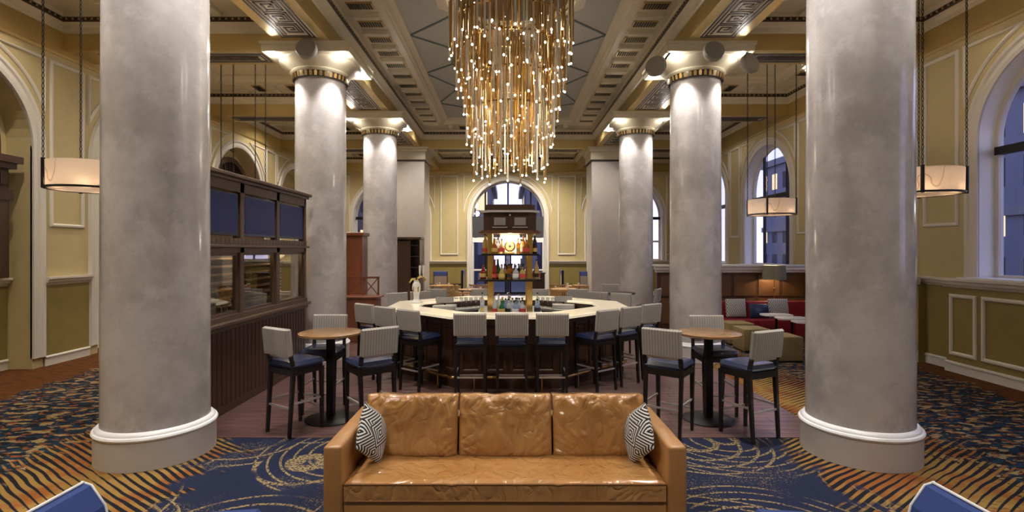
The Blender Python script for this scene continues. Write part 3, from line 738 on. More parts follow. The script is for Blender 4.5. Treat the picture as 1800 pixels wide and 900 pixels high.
# ================================================================== COLUMNS
capprof = [(.455, 4.98), (.46, 5.06), (.50, 5.08), (.515, 5.11), (.50, 5.13), (.53, 5.15), (.60, 5.20), (.68, 5.245), (.70, 5.27), (.70, 5.285)]
NAMES = {0: 'behind the camera', 1: 'nearest', 2: 'second', 3: 'third'}
def column(s, i):
    side = 'left' if s < 0 else 'right'
    r = empty('marble_column', (s*COLX, CY[i], 0), label='%s grey marble column %s' % ({1: 'huge nearest', 2: 'tall second', 3: 'farther third', 0: 'hidden front'}[i], 'in the %s row of columns' % side), cat='column', group='round marble columns of the %s row' % side)
    mb = MB(); mb.lathe([(.448, .33), (.448, .6), (.444, 2), (.436, 5.0)], 96); mb.build('shaft', M['marble'], r, smooth=True)
    mb = MB(); mb.lathe([(0, 0), (.497, 0), (.497, .255), (.48, .26)], 72); mb.build('plinth', M['plinth'], r, smooth=True)
    mb = MB(); mb.lathe([(.49, .255), (.505, .262), (.512, .278), (.505, .294), (.488, .30), (.488, .306), (.478, .322), (.462, .334), (.45, .335)], 72); mb.build('base_ring', M['ring'], r, smooth=True)
    mb = MB(); mb.lathe(capprof, 64); mb.build('echinus', M['cream'], r, smooth=True)
    mb = MB(); mb.box(-.74, .74, -.74, .74, 5.285, 5.45, .012); mb.box(-.76, .76, -.76, .76, 5.40, 5.45); mb.build('abacus', M['cream'], r)
    mb = MB(); mb.lathe([(.452, 4.97), (.478, 4.97), (.478, 5.08), (.452, 5.08)], 64); mb.build('neck_band', M['dark'], r, smooth=True)
    mb = MB()
    for k_ in range(36):
        a = 2*PI*k_/36; c, sn = math.cos(a), math.sin(a); t = Vector((-sn, c, 0)); n = Vector((c, sn, 0))
        p0 = n*.478
        mb.faces([p0-t*.022+Vector((0, 0, 4.975)), p0+t*.022+Vector((0, 0, 4.975)), p0+t*.026+n*.012+Vector((0, 0, 5.04)), n*.50+Vector((0, 0, 5.075)), p0-t*.026+n*.012+Vector((0, 0, 5.04))], [(0, 1, 2, 3, 4)])
    mb.build('gold_leaf_band', M['goldleaf'], r)
    for a, b in ((-1, -1), (1, -1), (1, 1), (-1, 1)):
        m_ = MB(); m_.cyl((a*.60, b*.60, 5.262), (a*.60, b*.60, 5.284), .035, n=12); m_.build('spot_lens', M['lamp'], r)
        add_light('POINT', (s*COLX+a*.60, CY[i]+b*.60, 5.21), P_CAP, NEUTRAL, size=.03)
        v = Vector((-a*.32, -b*.32, -1.0)); add_light('SPOT', (s*COLX+a*.60, CY[i]+b*.60, 5.20), 110, (1, .95, .92), size=.03, rot=v.to_track_quat('-Z', 'Y').to_euler(), cone=60, blend=.8)
    return r
for i in (1, 2, 3):
    for s in (-1, 1): column(s, i)
for s in (-1, 1):
    side = 'left' if s < 0 else 'right'
    r = empty('square_pillar', (s*COLX, CY[4], 0), label='square beige marble pillar at the far end of the %s row' % side, cat='pillar', group='square pillars at the far end')
    mb = MB(); mb.box(-.56, .56, -.56, .56, .3, 5.0, .01); mb.build('shaft', M['pillar'], r)
    mb = MB(); mb.box(-.60, .60, -.60, .60, 0, .3, .01); mb.build('plinth', M['plinth'], r)
    mb = MB(); mb.box(-.575, .575, -.575, .575, 4.97, 5.03); mb.build('dark_collar', M['dark'], r)
    mb = MB(); mb.box(-.60, .60, -.60, .60, 5.03, 5.30, .01); mb.box(-.66, .66, -.66, .66, 5.30, 5.38, .01); mb.box(-.70, .70, -.70, .70, 5.38, 5.448); mb.build('capital', M['cream'], r)
# loudspeakers on the second columns
def speaker(x, y, z, rz, lab, tgt):
    r = empty('loudspeaker', (x, y, z), 0, label=lab, cat='speaker')
    mb = MB(); mb.lathe([(0, 0), (.08, .0), (.135, .025), (.168, .075), (.176, .13), (.16, .165)], 28); moved(moved(mb, (0, 0, 0), rx=-PI/2-.25+PI), (0, 0, 0), rz=rz); mb.build('housing', M['speaker'], r, smooth=True)
    mb = MB(); mb.lathe([(0, .178), (.08, .176), (.16, .164)], 28); moved(moved(mb, (0, 0, 0), rx=-PI/2-.25+PI), (0, 0, 0), rz=rz); mb.build('grille', M['speaker'], r, smooth=True)
    mb = MB(); mb.cyl((0, .0, .0), tgt, .02); mb.build('bracket', M['black'], r)
speaker(-3.30, 8.50, 5.22, 0, 'round grey loudspeaker on the capital of the second left column', (0, .30, .06))
speaker(3.37, 8.50, 5.18, 0, 'round grey loudspeaker at the middle of the second right column capital', (0, .30, .06))
speaker(2.52, 8.60, 4.98, -.6, 'round grey loudspeaker left of the second right column capital', (.22, .06, .31))
speaker(3.93, 8.52, 5.00, .5, 'round grey loudspeaker right of the second right column capital', (.10, .12, .29))
# ================================================================== CHANDELIER
chn = empty('chandelier', (CHX, CHY, 6.24), label='huge tiered chandelier of gold and glass rods with tiny bulbs over the bar', cat='chandelier')
mb = MB(); mb.lathe([(0, 0), (1.04, 0), (1.04, -.05), (.98, -.07), (0, -.07)], 64); mb.build('ceiling_plate', M['dark'], chn, smooth=True)
tiers = [(1.00, -.15, -1.19, 54), (.90, -.55, -1.71, 50), (.80, -.95, -2.11, 46), (.70, -1.45, -2.62, 42), (.60, -1.95, -3.12, 34)]
for ti, (R, zt, zb, n) in enumerate(tiers):
    mb = MB(); mb.tube([(R*math.cos(2*PI*i/64), R*math.sin(2*PI*i/64), zt-.02) for i in range(64)], .014, 6, closed=True); mb.build('hanging_ring', M['rod'], chn, smooth=True)
    mb = MB()
    for i in range(6):
        a = 2*PI*i/6; mb.cyl((R*math.cos(a), R*math.sin(a), zt-.02), (R*.98*math.cos(a), R*.98*math.sin(a), -.06), .006, n=6)
    mb.build('suspension_wires', M['rod'], chn)
    protos = []
    for v in range(5):
        Lr = (zt-zb)*(1-.07*v)
        rm = M['rod'] if v % 5 in (0, 2, 4) else M['rodglass']
        m_ = MB(); m_.cyl((0, 0, -Lr), (0, 0, -.04 if v % 2 else 0), .0165, n=8); protos.append((m_, rm, Lr))
    built = []
    for i in range(n):
        a = 2*PI*(i+.5*(ti % 2))/n; v = (i*3+ti) % 5; rr = R+random.uniform(-.03, .03)
        loc = (rr*math.cos(a), rr*math.sin(a), zt)
        pr = next((b for b in built if b[0] == v), None)
        if pr is None:
            m_, rm, Lr = protos[v]
            rod = m_.build('rod', rm, chn); b_ = MB(); b_.ball((0, 0, -Lr-.02), .018, 8, 6)
            bl = b_.build('bulb', M['bulb'], rod, smooth=True)
            built.append((v, rod.data, bl.data)); rod.location = loc
        else:
            rod = link(bpy.data.objects.new('rod', pr[1]), chn); rod.location = loc
            link(bpy.data.objects.new('bulb', pr[2]), rod)
# inner rods, too dense to count
mi = MB(); mbul = MB(); mg = MB()
for R, zt, zb, n in ((.78, -.2, -1.5, 34), (.55, -.5, -2.2, 30), (.40, -1.4, -2.85, 22), (.62, -1.2, -2.35, 30), (.88, -.3, -1.0, 30)):
    for i in range(n):
        a = 2*PI*i/n+R; zz = zb+random.uniform(-.12, .2); x, y = R*math.cos(a), R*math.sin(a); z1 = zt-random.uniform(0, .25)
        (mi if i % 5 else mg).cyl((x, y, zz), (x, y, z1), .0125, n=6); mbul.ball((x, y, zz-.02), .014, 6, 5)
        if i % 2: mbul.ball((x, y, z1+.015), .011, 6, 5)
mi.build('inner_rods', M['rod'], chn, kind='stuff'); mg.build('inner_glass_rods', M['rodglass'], chn, kind='stuff'); mbul.build('inner_bulbs', M['bulb'], chn, kind='stuff')
for z in (5.75, 5.0, 4.3, 3.6): add_light('POINT', (CHX, CHY, z), P_CHAND, WARM, size=.12)
# ================================================================== PENDANTS
def chain_mesh(L_):
    mb = MB(); p = .062; n = int(L_/p)
    for i in range(n):
        z = i*p+.035
        pts = []
        for k_ in range(8):
            a = 2*PI*k_/8; u, w_ = .012*math.cos(a), .036*math.sin(a)
            pts.append((u, 0, z+w_) if i % 2 else (0, u, z+w_))
        mb.tube(pts, .0048, 5, closed=True)
    return mb
def pendant(x, y, lab):
    r = empty('alabaster_pendant', (x, y, 2.70), label=lab, cat='pendant lamp')
    mb = MB(); mb.lathe([(.445, .02), (.455, .02), (.46, .33), (.45, .33), (.445, .02)], 48); mb.build('alabaster_drum', M['alab'], r, smooth=True)
    mb = MB(); mb.lathe([(.475, .0), (.475, .022), (.43, .022), (.43, .0), (.475, .0)], 48); mb.build('bottom_ring', M['black'], r, smooth=True)
    mb = MB(); mb.lathe([(0, .012), (.43, .012), (.43, .006), (0, .0)], 32); mb.build('bottom_diffuser', M['alab'], r, smooth=True)
    for k_ in range(4):
        a = PI/4+PI/2*k_+.15; c, s_ = .468*math.cos(a), .468*math.sin(a)
        m_ = MB(); m_.cbox((c, s_, .17), (.03, .03, .36)); m_.build('strap', M['black'], r)
        m_ = chain_mesh(6.24-2.70-.36); m_.build('chain', M['black'], r, loc=(c, s_, .355))
    m_ = MB(); m_.lathe([(0, 3.53), (.52, 3.53), (.52, 3.50), (0, 3.50)], 24); m_.build('ceiling_canopy', M['black'], r)
    
    for k_ in range(6): add_light('POINT', (x+.37*math.cos(PI/3*k_), y+.37*math.sin(PI/3*k_), 2.745), P_PEND/6, WARMER, size=.03)
pendant(-5.22, 6.43, 'alabaster drum pendant on chains beside the nearest left column')
pendant(5.60, 6.95, 'alabaster drum pendant on chains right of the nearest right column')
pendant(5.63, 10.95, 'alabaster drum pendant on chains in front of the arched right window')
pendant(-5.62, 10.9, 'alabaster drum pendant whose chains show above the wine wall')
# ================================================================== WINE WALL
ww = empty('wine_wall', (-3.38, 5.35, 0), label='long dark wood wine cabinet wall with glass fronts between the left columns', cat='cabinet')
WL = 3.22; D = -.70
def wbox(nm, m, x0, x1, y0, y1, z0, z1, par=None, bev=0): return MB().box(x0, x1, y0, y1, z0, z1, bev).build(nm, M[m], par or ww)
wbox('base', 'winepanel', D, -.03, 0, WL, .0, 1.08)
n = 32
for i in range(n): wbox('bead_board', 'winepanel', -.03, -.004, i*WL/n+.006, (i+1)*WL/n-.006, .10, 1.0, bev=.006)
wbox('kickboard', 'winepanel', -.03, .008, 0, WL, 0, .10)
mb = MB(); mb.box(-.06, .03, 0, WL, 1.00, 1.05); mb.box(-.10, .075, -.01, WL+.03, 1.05, 1.10, .01); mb.box(-.10, .02, 0, WL, 1.10, 1.16); mb.build('sill', M['winewood'], ww)
wbox('back_panel', 'winewood', D-.03, D, 0, WL, 0, 2.80)
posts = [0, .80, 1.60, 2.40, WL]
posts = [0, 1.12, 2.14, WL]
for pz in posts[:-1]: wbox('post', 'winewood', -.10, 0, pz, pz+.09, 1.16, 2.80)
wbox('post', 'winewood', -.10, 0, WL-.07, WL, 1.16, 2.80)
wbox('end_panel', 'winewood', D, -.10, -.0, .04, 1.08, 2.80)
for i in range(3):
    a, b = posts[i]+.09, posts[i+1]-(.07 if i == 2 else 0)
    fr = wbox('glass_panel', 'wineglass', -.060, -.052, a, b, 1.16, 1.92)
    mb = MB(); mb.sweep([(a, 1.16), (b, 1.16), (b, 1.92), (a, 1.92)], [(0, -.07), (0, -.03), (.035, -.03), (.035, -.07)], lambda u, v, d: (d, u, v), closed=True); mb.build('glass_frame', M['winewood'], ww)
    tv = MB().box(-.075, -.015, a+.02, b-.03, 2.13, 2.66, .004).build('television', M['tvframe'], ww)
    MB().box(-.015, -.011, a+.045, b-.055, 2.165, 2.64).build('screen', M['screen'], tv)
mb = MB(); mb.box(-.10, 0, 0, WL, 1.92, 2.10); mb.box(-.1, .05, -.01, WL+.03, 1.985, 2.02, .006); mb.build('middle_rail', M['winewood'], ww)
for i in range(34): wbox('fascia_board', 'winewood', 0, .008, i*WL/34+.004, (i+1)*WL/34-.004, 2.03, 2.10)
mb = MB(); mb.box(-.10, .0, 0, WL, 2.68, 2.82); mb.sweep([(0, 0), (1, 0)], [(0, 0)]*0 or [(0, 0), (0, .03)], lambda u, v, d: (0, 0, 0)) if False else None
mb.box(-.12, .04, -.02, WL+.03, 2.80, 2.84, .006); mb.box(-.14, .08, -.03, WL+.06, 2.84, 2.885, .008); mb.build('cornice', M['winewood'], ww)
wbox('top_panel', 'winewood', D, -.12, 0, WL, 2.80, 2.84)
wbox('inner_shelf_board', 'winewood', D, -.10, .04, WL-.04, 1.12, 1.15)
RK = M['rackwood'] = mat('rack_pine', (.30, .20, .11), .6)
for k_ in range(7):
    z = 1.20+k_*.105
    wbox('wine_rack_slat', 'rackwood', -.42, -.36, .05, WL-.05, z, z+.022)
for yy in (.1, 1.15, 2.2, 3.1): wbox('rack_upright', 'rackwood', -.46, -.42, yy, yy+.05, 1.15, 1.92)
bm_ = bottlemat('wine_bottle_dark', (.01, .015, .01), .0)
prot = None; cnt = 0
for k_ in range(6):
    for j in range(22):
        y = .16+j*.138
        if y > WL-.1: continue
        if prot is None:
            mb = MB(); mb.lathe([(0, 0), (.036, .0), (.038, .01), (.038, .18), (.014, .23), (.014, .29), (0, .29)], 10); moved(mb, (0, 0, 0), ry=PI/2)
            prot = mb.build('wine_bottle', bm_, smooth=True)
            ob = prot; tag(ob, 'dark wine bottle lying in the rack behind the wine wall glass', 'bottle', 'wine bottles in the wine wall rack')
        else: ob = prot.copy(); COL.objects.link(ob)
        ob['label'] = 'wine bottle lying behind the wine wall glass, %s rack row from the bottom' % ORD[k_]
        ob.location = (-3.38-.64, 5.35+y, 1.262+k_*.105)
for yy in (5.8, 6.9, 8.1): add_light('POINT', (-3.38-.20, yy, 1.88), 4, WARMER, size=.05)  # no fixtures here: unseen lights added to make the racks visible
# ================================================================== STOOLS
def make_stool():
    r = empty('bar_stool')
    for sx_, nm in ((-1, 'l'), (1, 'r')):
        MB().bar((sx_*.185, -.205, 0), (sx_*.19, -.16, .72), .028, .030, .040, .042).bar((sx_*.19, -.16, .70), (sx_*.185, -.20, .90), .038, .04, .03, .03).build('leg', M['ebony'], r)
        MB().bar((sx_*.185, .20, 0), (sx_*.19, .19, .68), .028, .028, .042, .042).build('leg', M['ebony'], r)
    mb = MB(); mb.box(-.19, .19, -.185, -.15, .635, .70); mb.box(-.19, .19, .175, .205, .635, .70)
    for s in (-1, 1): mb.box(s*.19-.016, s*.19+.016, -.17, .19, .635, .70)
    mb.build('seat_frame', M['ebony'], r)
    mb = cushion(.435, .42, .085, 12, 12, e=.18, p=6); moved(mb, (0, .015, .735)); mb.build('seat', M['navy'], r, smooth=True)
    mb = cushion(.44, .31, .075, 14, 12, e=.16, p=9, axis='y'); moved(mb, (0, -.215, .985), rx=.10); mb.build('backrest', M['stripe'], r, smooth=True)
    MB().box(-.18, .18, -.195, -.175, .815, .845).build('back_rail', M['steel'], r)
    mb = MB(); mb.bar((-.185, -.192, .30), (.185, -.192, .30), .014, .020); mb.build('stretcher', M['steel'], r)
    mb = MB(); mb.bar((-.185, .198, .24), (.185, .198, .24), .014, .020); mb.build('stretcher', M['steel'], r)
    for s in (-1, 1): MB().bar((s*.187, -.19, .34), (s*.187, .195, .34), .014, .020).build('stretcher', M['steel'], r)
    return r
st0 = make_stool(); used = False
def stool(x, y, dirx, diry, lab, grp):
    """x,y = seat centre, dir = the way the sitter faces"""
    global used
    rz = math.atan2(-dirx, diry)
    if not used: used = True; st0.location = (x, y, .007); st0.rotation_euler = (0, 0, rz); tag(st0, lab, 'bar stool', grp); return
    dup(st0, (x, y, .007), rz, label=lab, cat='bar stool', group=grp)
T1, T2, T3 = 'stools around the left high table', 'stools around the right high table', 'stools around the bar'
stool(-2.31, 5.56, .52, .85, 'high stool at the front left of the left high table', T1)
stool(-1.49, 5.56, -.63, .77, 'high stool at the front right of the left high table, behind the sofa end', T1)
stool(-2.24, 6.24, .0, -1, 'high stool behind the left high table, facing the sofa', T1)
stool(1.72, 5.48, .60, .80, 'high stool at the front left of the right high table', T2)
stool(2.54, 5.40, -.42, .90, 'high stool at the front right of the right high table', T2)
stool(2.48, 6.17, .0, -1, 'high stool behind the right high table, facing the sofa', T2)
for x, w_ in ((-.49, 'left'), (.05, 'middle'), (.57, 'right')): stool(x, 6.80, 0, 1, '%s one of three bar stools on the near straight side of the bar' % w_, T3)
for x, y, w_ in ((1.37, 7.05, 'closest to the sofa'), (1.78, 7.42, 'in the middle'), (2.19, 7.83, 'farthest from the sofa')):
    for s, sd in ((-1, 'left'), (1, 'right')):
        stool(s*(x-.14), y+.13, -s*.60, .80, 'grey bar stool at the angled front %s bar side, the one %s' % (sd, w_), T3)
for x, y, d, w_ in ((-2.13, 9.80, .7, 'at the far left corner of the bar'), (-1.74, 10.15, .6, 'second from the far left corner of the bar'), (-1.49, 10.75, .1, 'third from the far left corner of the bar'), (-.56, 10.7, 0, 'behind the bar just left of the bottle tower'),
                 (.64, 10.7, 0, 'behind the bar just right of the bottle tower'), (1.46, 10.7, -.1, 'third from the far right corner of the bar'), (1.75, 9.98, -.6, 'second from the far right corner of the bar'), (2.15, 9.7, -.7, 'at the far right corner of the bar')):
    L_ = math.hypot(d, 1); stool(x+.2*d, y-.2, d, -1, 'grey-backed bar stool '+w_, T3)
stool(2.45, 12.05, 0, -1, 'stool behind the dark high table at the far right of the bar', 'stools at the far high table')
stool(2.98, 10.95, -.9, .5, 'stool turned sideways at the dark high table at the far right of the bar', 'stools at the far high table')
# high tables
def high_table(x, y, m, lab, r_=.355):
    r = empty('high_table', (x, y, .007), label=lab, cat='table', group='round high tables')
    mb = MB(); mb.lathe([(0, .965), (r_-.03, .965), (r_, .975), (r_, .998), (r_-.006, 1.0), (0, 1.0)], 48); mb.build('tabletop', M[m], r, smooth=True)
    mb = MB(); mb.box(-.04, .04, -.04, .04, .03, .95, .004); mb.build('post', M['black'], r)
    mb = MB(); mb.lathe([(0, 0), (.285, 0), (.29, .006), (.27, .016), (.06, .03), (0, .03)], 40); mb.build('base_plate', M['black'], r, smooth=True)
    mb = MB(); mb.box(-.16, .16, -.02, .02, .945, .965); mb.box(-.02, .02, -.16, .16, .945, .965); mb.build('top_bracket', M['black'], r)
high_table(-2.05, 5.92, 'tabletop', 'round wooden high table beside the wine wall')
high_table(2.31, 5.90, 'tabletop', 'round wooden high table by the right columns')
high_table(2.52, 11.45, 'ebony', 'dark round high table beyond the far right corner of the bar', .32)
# ================================================================== BAR
OCT = [(-.80, 6.98), (.80, 6.98), (1.92, 8.06), (1.92, 9.05), (.80, 10.12), (-.80, 10.12), (-1.92, 9.05), (-1.92, 8.06)]
bar = empty('bar_counter', (0, 8.55, .006), label='octagonal dark wood bar counter with a cream stone top given added glow', cat='bar')
def oct_sweep(mb, prof, shift=0, f=lambda u, v, d: (u, v-8.55, d)):
    mb.sweep(OCT, [(o+shift, z) for o, z in prof], f, closed=True, closeprof=True); return mb
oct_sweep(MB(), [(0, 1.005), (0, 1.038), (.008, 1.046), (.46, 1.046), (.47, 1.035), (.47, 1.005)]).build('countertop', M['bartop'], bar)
oct_sweep(MB(), [(.24, .0), (.24, .985), (.10, .985), (.10, 1.004), (.40, 1.004), (.40, 0)]).build('body', M['wood'], bar)
oct_sweep(MB(), [(.20, .0), (.20, .14), (.239, .16), (.239, 0)]).build('plinth', M['wood'], bar)
ins = [Vector(p) for p in OCT]
for i in range(8):
    p, q = ins[i], ins[(i+1) % 8]; d = (q-p).normalized(); nrm = Vector((-d.y, d.x)); L_ = (q-p).length
    # inward offset .24 plane; raised frames
    a0, b0 = p+nrm*.238, q+nrm*.238; sh = .10
    n = 4 if L_ > 1.3 else 3
    for k_ in range(n):
        s0, s1 = sh+(L_-2*sh)*k_/n+.03, sh+(L_-2*sh)*(k_+1)/n-.03
        f = lambda u, v, dd, a0=a0, d=d, nrm=nrm: (a0.x+d.x*u-nrm.x*dd, a0.y+d.y*u-nrm.y*dd-8.55, v)
        mb = MB(); mb.sweep([(s0, .22), (s1, .22), (s1, .90), (s0, .90)], [(0, 0), (0, .02), (.035, .02), (.05, .004), (.05, 0)], f, closed=True); mb.build('panel_frame', M['wood'], bar)
        mb = MB(); mb.prism([(s0+.08, .30), (s1-.08, .30), (s1-.08, .82), (s0+.08, .82)], 0, .010, f); mb.build('raised_panel', M['winepanel'], bar)
mb = MB(); pts = [(Vector(p)+(Vector((0, 8.55))-Vector(p)).normalized()*.06) for p in OCT]
mb.tube([(p.x, p.y-8.55, .20) for p in pts]+[(pts[0].x, pts[0].y-8.55, .20)], .022, 10); mb.build('foot_rail', M['brass'], bar, smooth=True)
for i in range(8):
    p, q = pts[i], pts[(i+1) % 8]
    for t in (.2, .8):
        c = p.lerp(q, t); mb = MB(); mb.cyl((c.x, c.y-8.55, .0), (c.x, c.y-8.55, .185), .012, n=8); mb.build('rail_post', M['brass'], bar, smooth=True)
# under counter: steel work tops inside the bar
wk_ = empty('bar_work_station', (0, 8.55, .006), label='stainless steel work counter running inside the octagonal bar', cat='counter')
oct_sweep(MB(), [(.48, .86), (.48, .90), (.78, .90), (.78, .86)]).build('steel_top', M['steel'], wk_)
oct_sweep(MB(), [(.50, .1), (.50, .855), (.74, .855), (.74, .1)]).build('cabinet_front', M['wood'], wk_)
def simple(nm, lab, cat, mb, m, loc, grp=None, rz=0, smooth=False):
    o = mb.build(nm, M[m] if isinstance(m, str) else m, None, smooth=smooth, loc=loc); o.rotation_euler.z = rz; return tag(o, lab, cat, grp)
for x, y, rz, w_ in ((-1.12, 9.05, .0, 'left'), (1.0, 7.98, -.1, 'right')):
    r = empty('till', (x, y if w_ == 'left' else 9.25, .906), rz, label='low steel till on the work counter at the %s inside the bar' % w_, cat='till')
    MB().box(-.2, .2, -.14, .14, 0, .08, .01).build('drawer_case', M['steel'], r)
    MB().bar((0, .05, .08), (0, .0, .14), .03).build('stand', M['black'], r)
    mb = MB().box(-.16, .16, -.012, .012, -.0, .11, .004); moved(mb, (0, -.02, .115), rx=-.5); mb.build('display', M['speaker'], r)
# ================================================================== BOTTLE TOWER
tw = empty('bottle_tower', (.03, 8.5, .006), label='tall dark wood and brass bottle tower standing in the middle of the bar', cat='shelf unit')
def cham(w, d, c): return [(-w+c, -d), (w-c, -d), (w, -d+c), (w, d-c), (w-c, d), (-w+c, d), (-w, d-c), (-w, -d+c)]
MB().prism(cham(.46, .46, .12), 0, .90).build('base_cabinet', M['wood'], tw)
MB().prism(cham(.52, .52, .14), .90, .94).build('base_top', M['steel'], tw)
for zz, h, ww_ in ((1.455, .03, .50), (1.86, .03, .46)): MB().prism(cham(ww_, ww_, .12), zz, zz+h).build('shelf', M['ebony'], tw)
for a, b in ((-1, -1), (1, -1), (1, 1), (-1, 1)):
    MB().box(a*.315-.045, a*.315+.045, b*.315-.03, b*.315+.03, .94, 2.21, .004).build('post', M['brass'], tw)
mb = MB(); mb.prism(cham(.50, .50, .12), 2.21, 2.235); mb.prism(cham(.46, .46, .12), 2.235, 2.26); mb.build('lower_cornice', M['umber'], tw)
MB().prism(cham(.42, .42, .12), 2.26, 2.545).build('top_cabinet', M['wood'], tw)
MB().prism(cham(.47, .47, .12), 2.545, 2.575).build('cream_cornice_line', M['plinth'], tw); MB().prism(cham(.40, .40, .10), 2.575, 2.60).build('upper_cornice', M['wood'], tw)
MB().prism(cham(.40, .40, .08), 2.60, 2.67).build('crown', M['wood'], tw)
for x in (-.16, .16):
    pn = MB().box(x-.12, x+.12, -.432, -.42, 2.315, 2.485, .003).build('cabinet_window', M['winepanel'], tw)
    MB().box(x-.09, x+.09, -.438, -.433, 2.34, 2.46).build('window_pane', M['speaker'], pn)
    MB().box(x-.12, x+.12, -.436, -.42, 2.30, 2.313).build('window_ledge', M['plinth'], tw)
MB().ball((0, -.43, 2.50), .014).build('knob', M['steel'], tw)
MB().box(-.16, .16, -.02, .02, 1.905, 2.20, .004).build('backlit_panel', M['backlit'], tw)
ck = empty('round_clock', (.03, 8.5-.13, 1.896), label='round gold disc clock in front of the backlit panel on the top tower shelf', cat='clock')
mb = MB(); mb.cyl((0, 0, .12), (0, .03, .12), .095, n=32); mb.build('case', M['brass'], ck, smooth=True)
mb = MB(); mb.cyl((0, -.006, .12), (0, -.001, .12), .07, n=32); mb.build('dial', M['oak'], ck)
mb = MB(); mb.cyl((0, -.009, .12), (0, -.0065, .12), .022, n=20); mb.build('hub', M['winepanel'], ck)
mb = MB(); mb.box(-.08, .08, -.02, .05, 0, .03, .006); mb.build('foot', M['oak'], ck)
add_light('POINT', (.03, 8.15, 2.15), 7, WARM, size=.04); add_light('POINT', (.03, 8.5, 1.40), 5, NEUTRAL, size=.05)
# bottles
BPROF = {
 'tall': [(0, 0), (.034, 0), (.037, .012), (.037, .17), (.030, .20), (.0135, .235), (.0125, .29), (0, .29)],
 'squat': [(0, 0), (.048, 0), (.052, .012), (.052, .10), (.040, .135), (.016, .155), (.014, .20), (0, .20)],
 'square': [(0, 0), (.040, 0), (.043, .008), (.043, .14), (.036, .16), (.015, .175), (.014, .22), (0, .22)],
 'flask': [(0, 0), (.050, 0), (.055, .03), (.045, .10), (.018, .16), (.014, .215), (0, .215)]}
BC = {'amber': (.55, .20, .03), 'clear': (.85, .88, .90), 'green': (.05, .30, .08), 'pale gold': (.80, .60, .22), 'ruby': (.45, .03, .02), 'dark': (.03, .02, .015), 'pale blue': (.45, .62, .85)}
BM = {k_: bottlemat('bottle_'+k_.replace(' ', '_'), v, .55 if k_ != 'dark' else .1) for k_, v in BC.items()}
LM = {'cream': M['ceramic'], 'red': mat('label_red', (.5, .05, .04), .6), 'gold': mat('label_gold', (.6, .42, .12), .5), 'black': M['vent']}
bproto = {}
def bottle(shape, colr, lab, x, y, z, grp, place):
    key = (shape, colr, lab); label = '%s %s bottle with %s label %s' % (shape, colr, lab, place)
    if key not in bproto:
        r = empty('bottle', (x, y, z), label=label, cat='bottle', group=grp)
        pr = BPROF[shape]; n = 4 if shape == 'square' else 12
        mb = MB(); mb.lathe(pr, n, a0=PI/4, a1=PI/4+2*PI); mb.build('glass_body', BM[colr], r, smooth=(n > 4))
        h = pr[-1][1]; mb = MB(); mb.cyl((0, 0, h), (0, 0, h+.025), pr[-2][0]+.002, n=8); mb.build('cap', LM['black'] if lab != 'gold' else M['brass'], r, smooth=True)
        R_ = pr[2][0]+.0012
        mb = MB(); mb.lathe([(R_, .03), (R_, .09)], n, a0=PI/4, a1=PI/4+2*PI); mb.build('paper_label', LM[lab], r, smooth=(n > 4))
        bproto[key] = r
    else: dup(bproto[key], (x, y, z), label=label, cat='bottle', group=grp)
shp = list(BPROF); labs = list(LM)
def fill(z, spots, cols, grp, place):
    for i, (x, y) in enumerate(spots):
        bottle(shp[(i*3+i//4) % 4], cols[i % len(cols)], labs[(i*5+1) % 4], .03+x, 8.5+y, z, grp, place)
fill(1.891+.006, [(-.40, -.30), (-.24, -.40), (-.14+.0-.05, -.26), (.17+.03, -.28), (.26, -.40), (.40, -.30), (-.40, -.14), (.40, -.14), (.41, 0), (-.41, 0), (.22, -.1), (-.23, -.12), (-.13, -.40), (.13, -.40), (.40, .16), (-.40, .16), (-.2, .38), (0, .4), (.2, .38)],
     ['pale gold', 'amber', 'clear', 'pale gold', 'amber', 'dark'], 'bottles on the top tower shelf', 'on the top shelf of the bar tower')
fill(1.485+.006, [(-.24+.02*0, -.42), (-.13, -.42), (-.02, -.42), (.09, -.42), (.2, -.42), (-.19, -.30), (-.08, -.30), (.03, -.31), (.14, -.30), (-.43, -.28), (.43, -.28), (-.44, -.1), (.44, -.12), (-.44, .08), (.44, .06), (-.2, -.16), (-.06, -.17), (.08, -.17), (.21, -.15), (-.2, .4), (0, .4), (.2, .4)],
     ['ruby', 'pale gold', 'amber', 'clear', 'pale gold', 'green', 'pale gold', 'amber', 'dark'], 'bottles on the middle tower shelf', 'on the middle shelf of the bar tower')
fill(.946, [(-.24, -.44), (-.13, -.46), (-.02, -.45), (.09, -.46), (.2, -.44), (-.18, -.33), (-.07, -.34), (.04, -.33), (.15, -.34), (-.14, -.21), (-.02, -.22), (.1, -.21), (.2, -.22), (-.44, -.3), (.44, -.3), (-.45, -.14), (.45, -.14), (-.12, -.08), (.0, -.09), (.12, -.08)],
     ['clear', 'green', 'clear', 'pale blue', 'clear', 'clear', 'pale blue', 'clear'], 'bottles on the base of the tower', 'on the steel base of the bar tower')
# stemmed glasses on the work counter
gp = None
for i, (x, y) in enumerate([(-.95+.09*j, 9.42) for j in range(6)]+[(.55+.09*j, 9.42) for j in range(5)]):
    if gp is None:
        mb = MB(); mb.lathe([(0, 0), (.032, .0), (.032, .004), (.004, .01), (.004, .08), (.03, .11), (.036, .15), (.030, .18), (.028, .18), (.034, .15), (.028, .115), (0, .10)], 12)
        gp = mb.build('wine_glass', glassmat('glassware', (.9, .93, .95), .15), smooth=True); ob = gp
    else: ob = gp.copy(); COL.objects.link(ob)
    ob.location = (x, y, .906); tag(ob, 'clear stemmed glass in the row on the rear work counter, %s of the tower' % ('left' if x < 0 else 'right'), 'glass', 'stemmed glasses %s of the tower' % ('left' if x < 0 else 'right'))
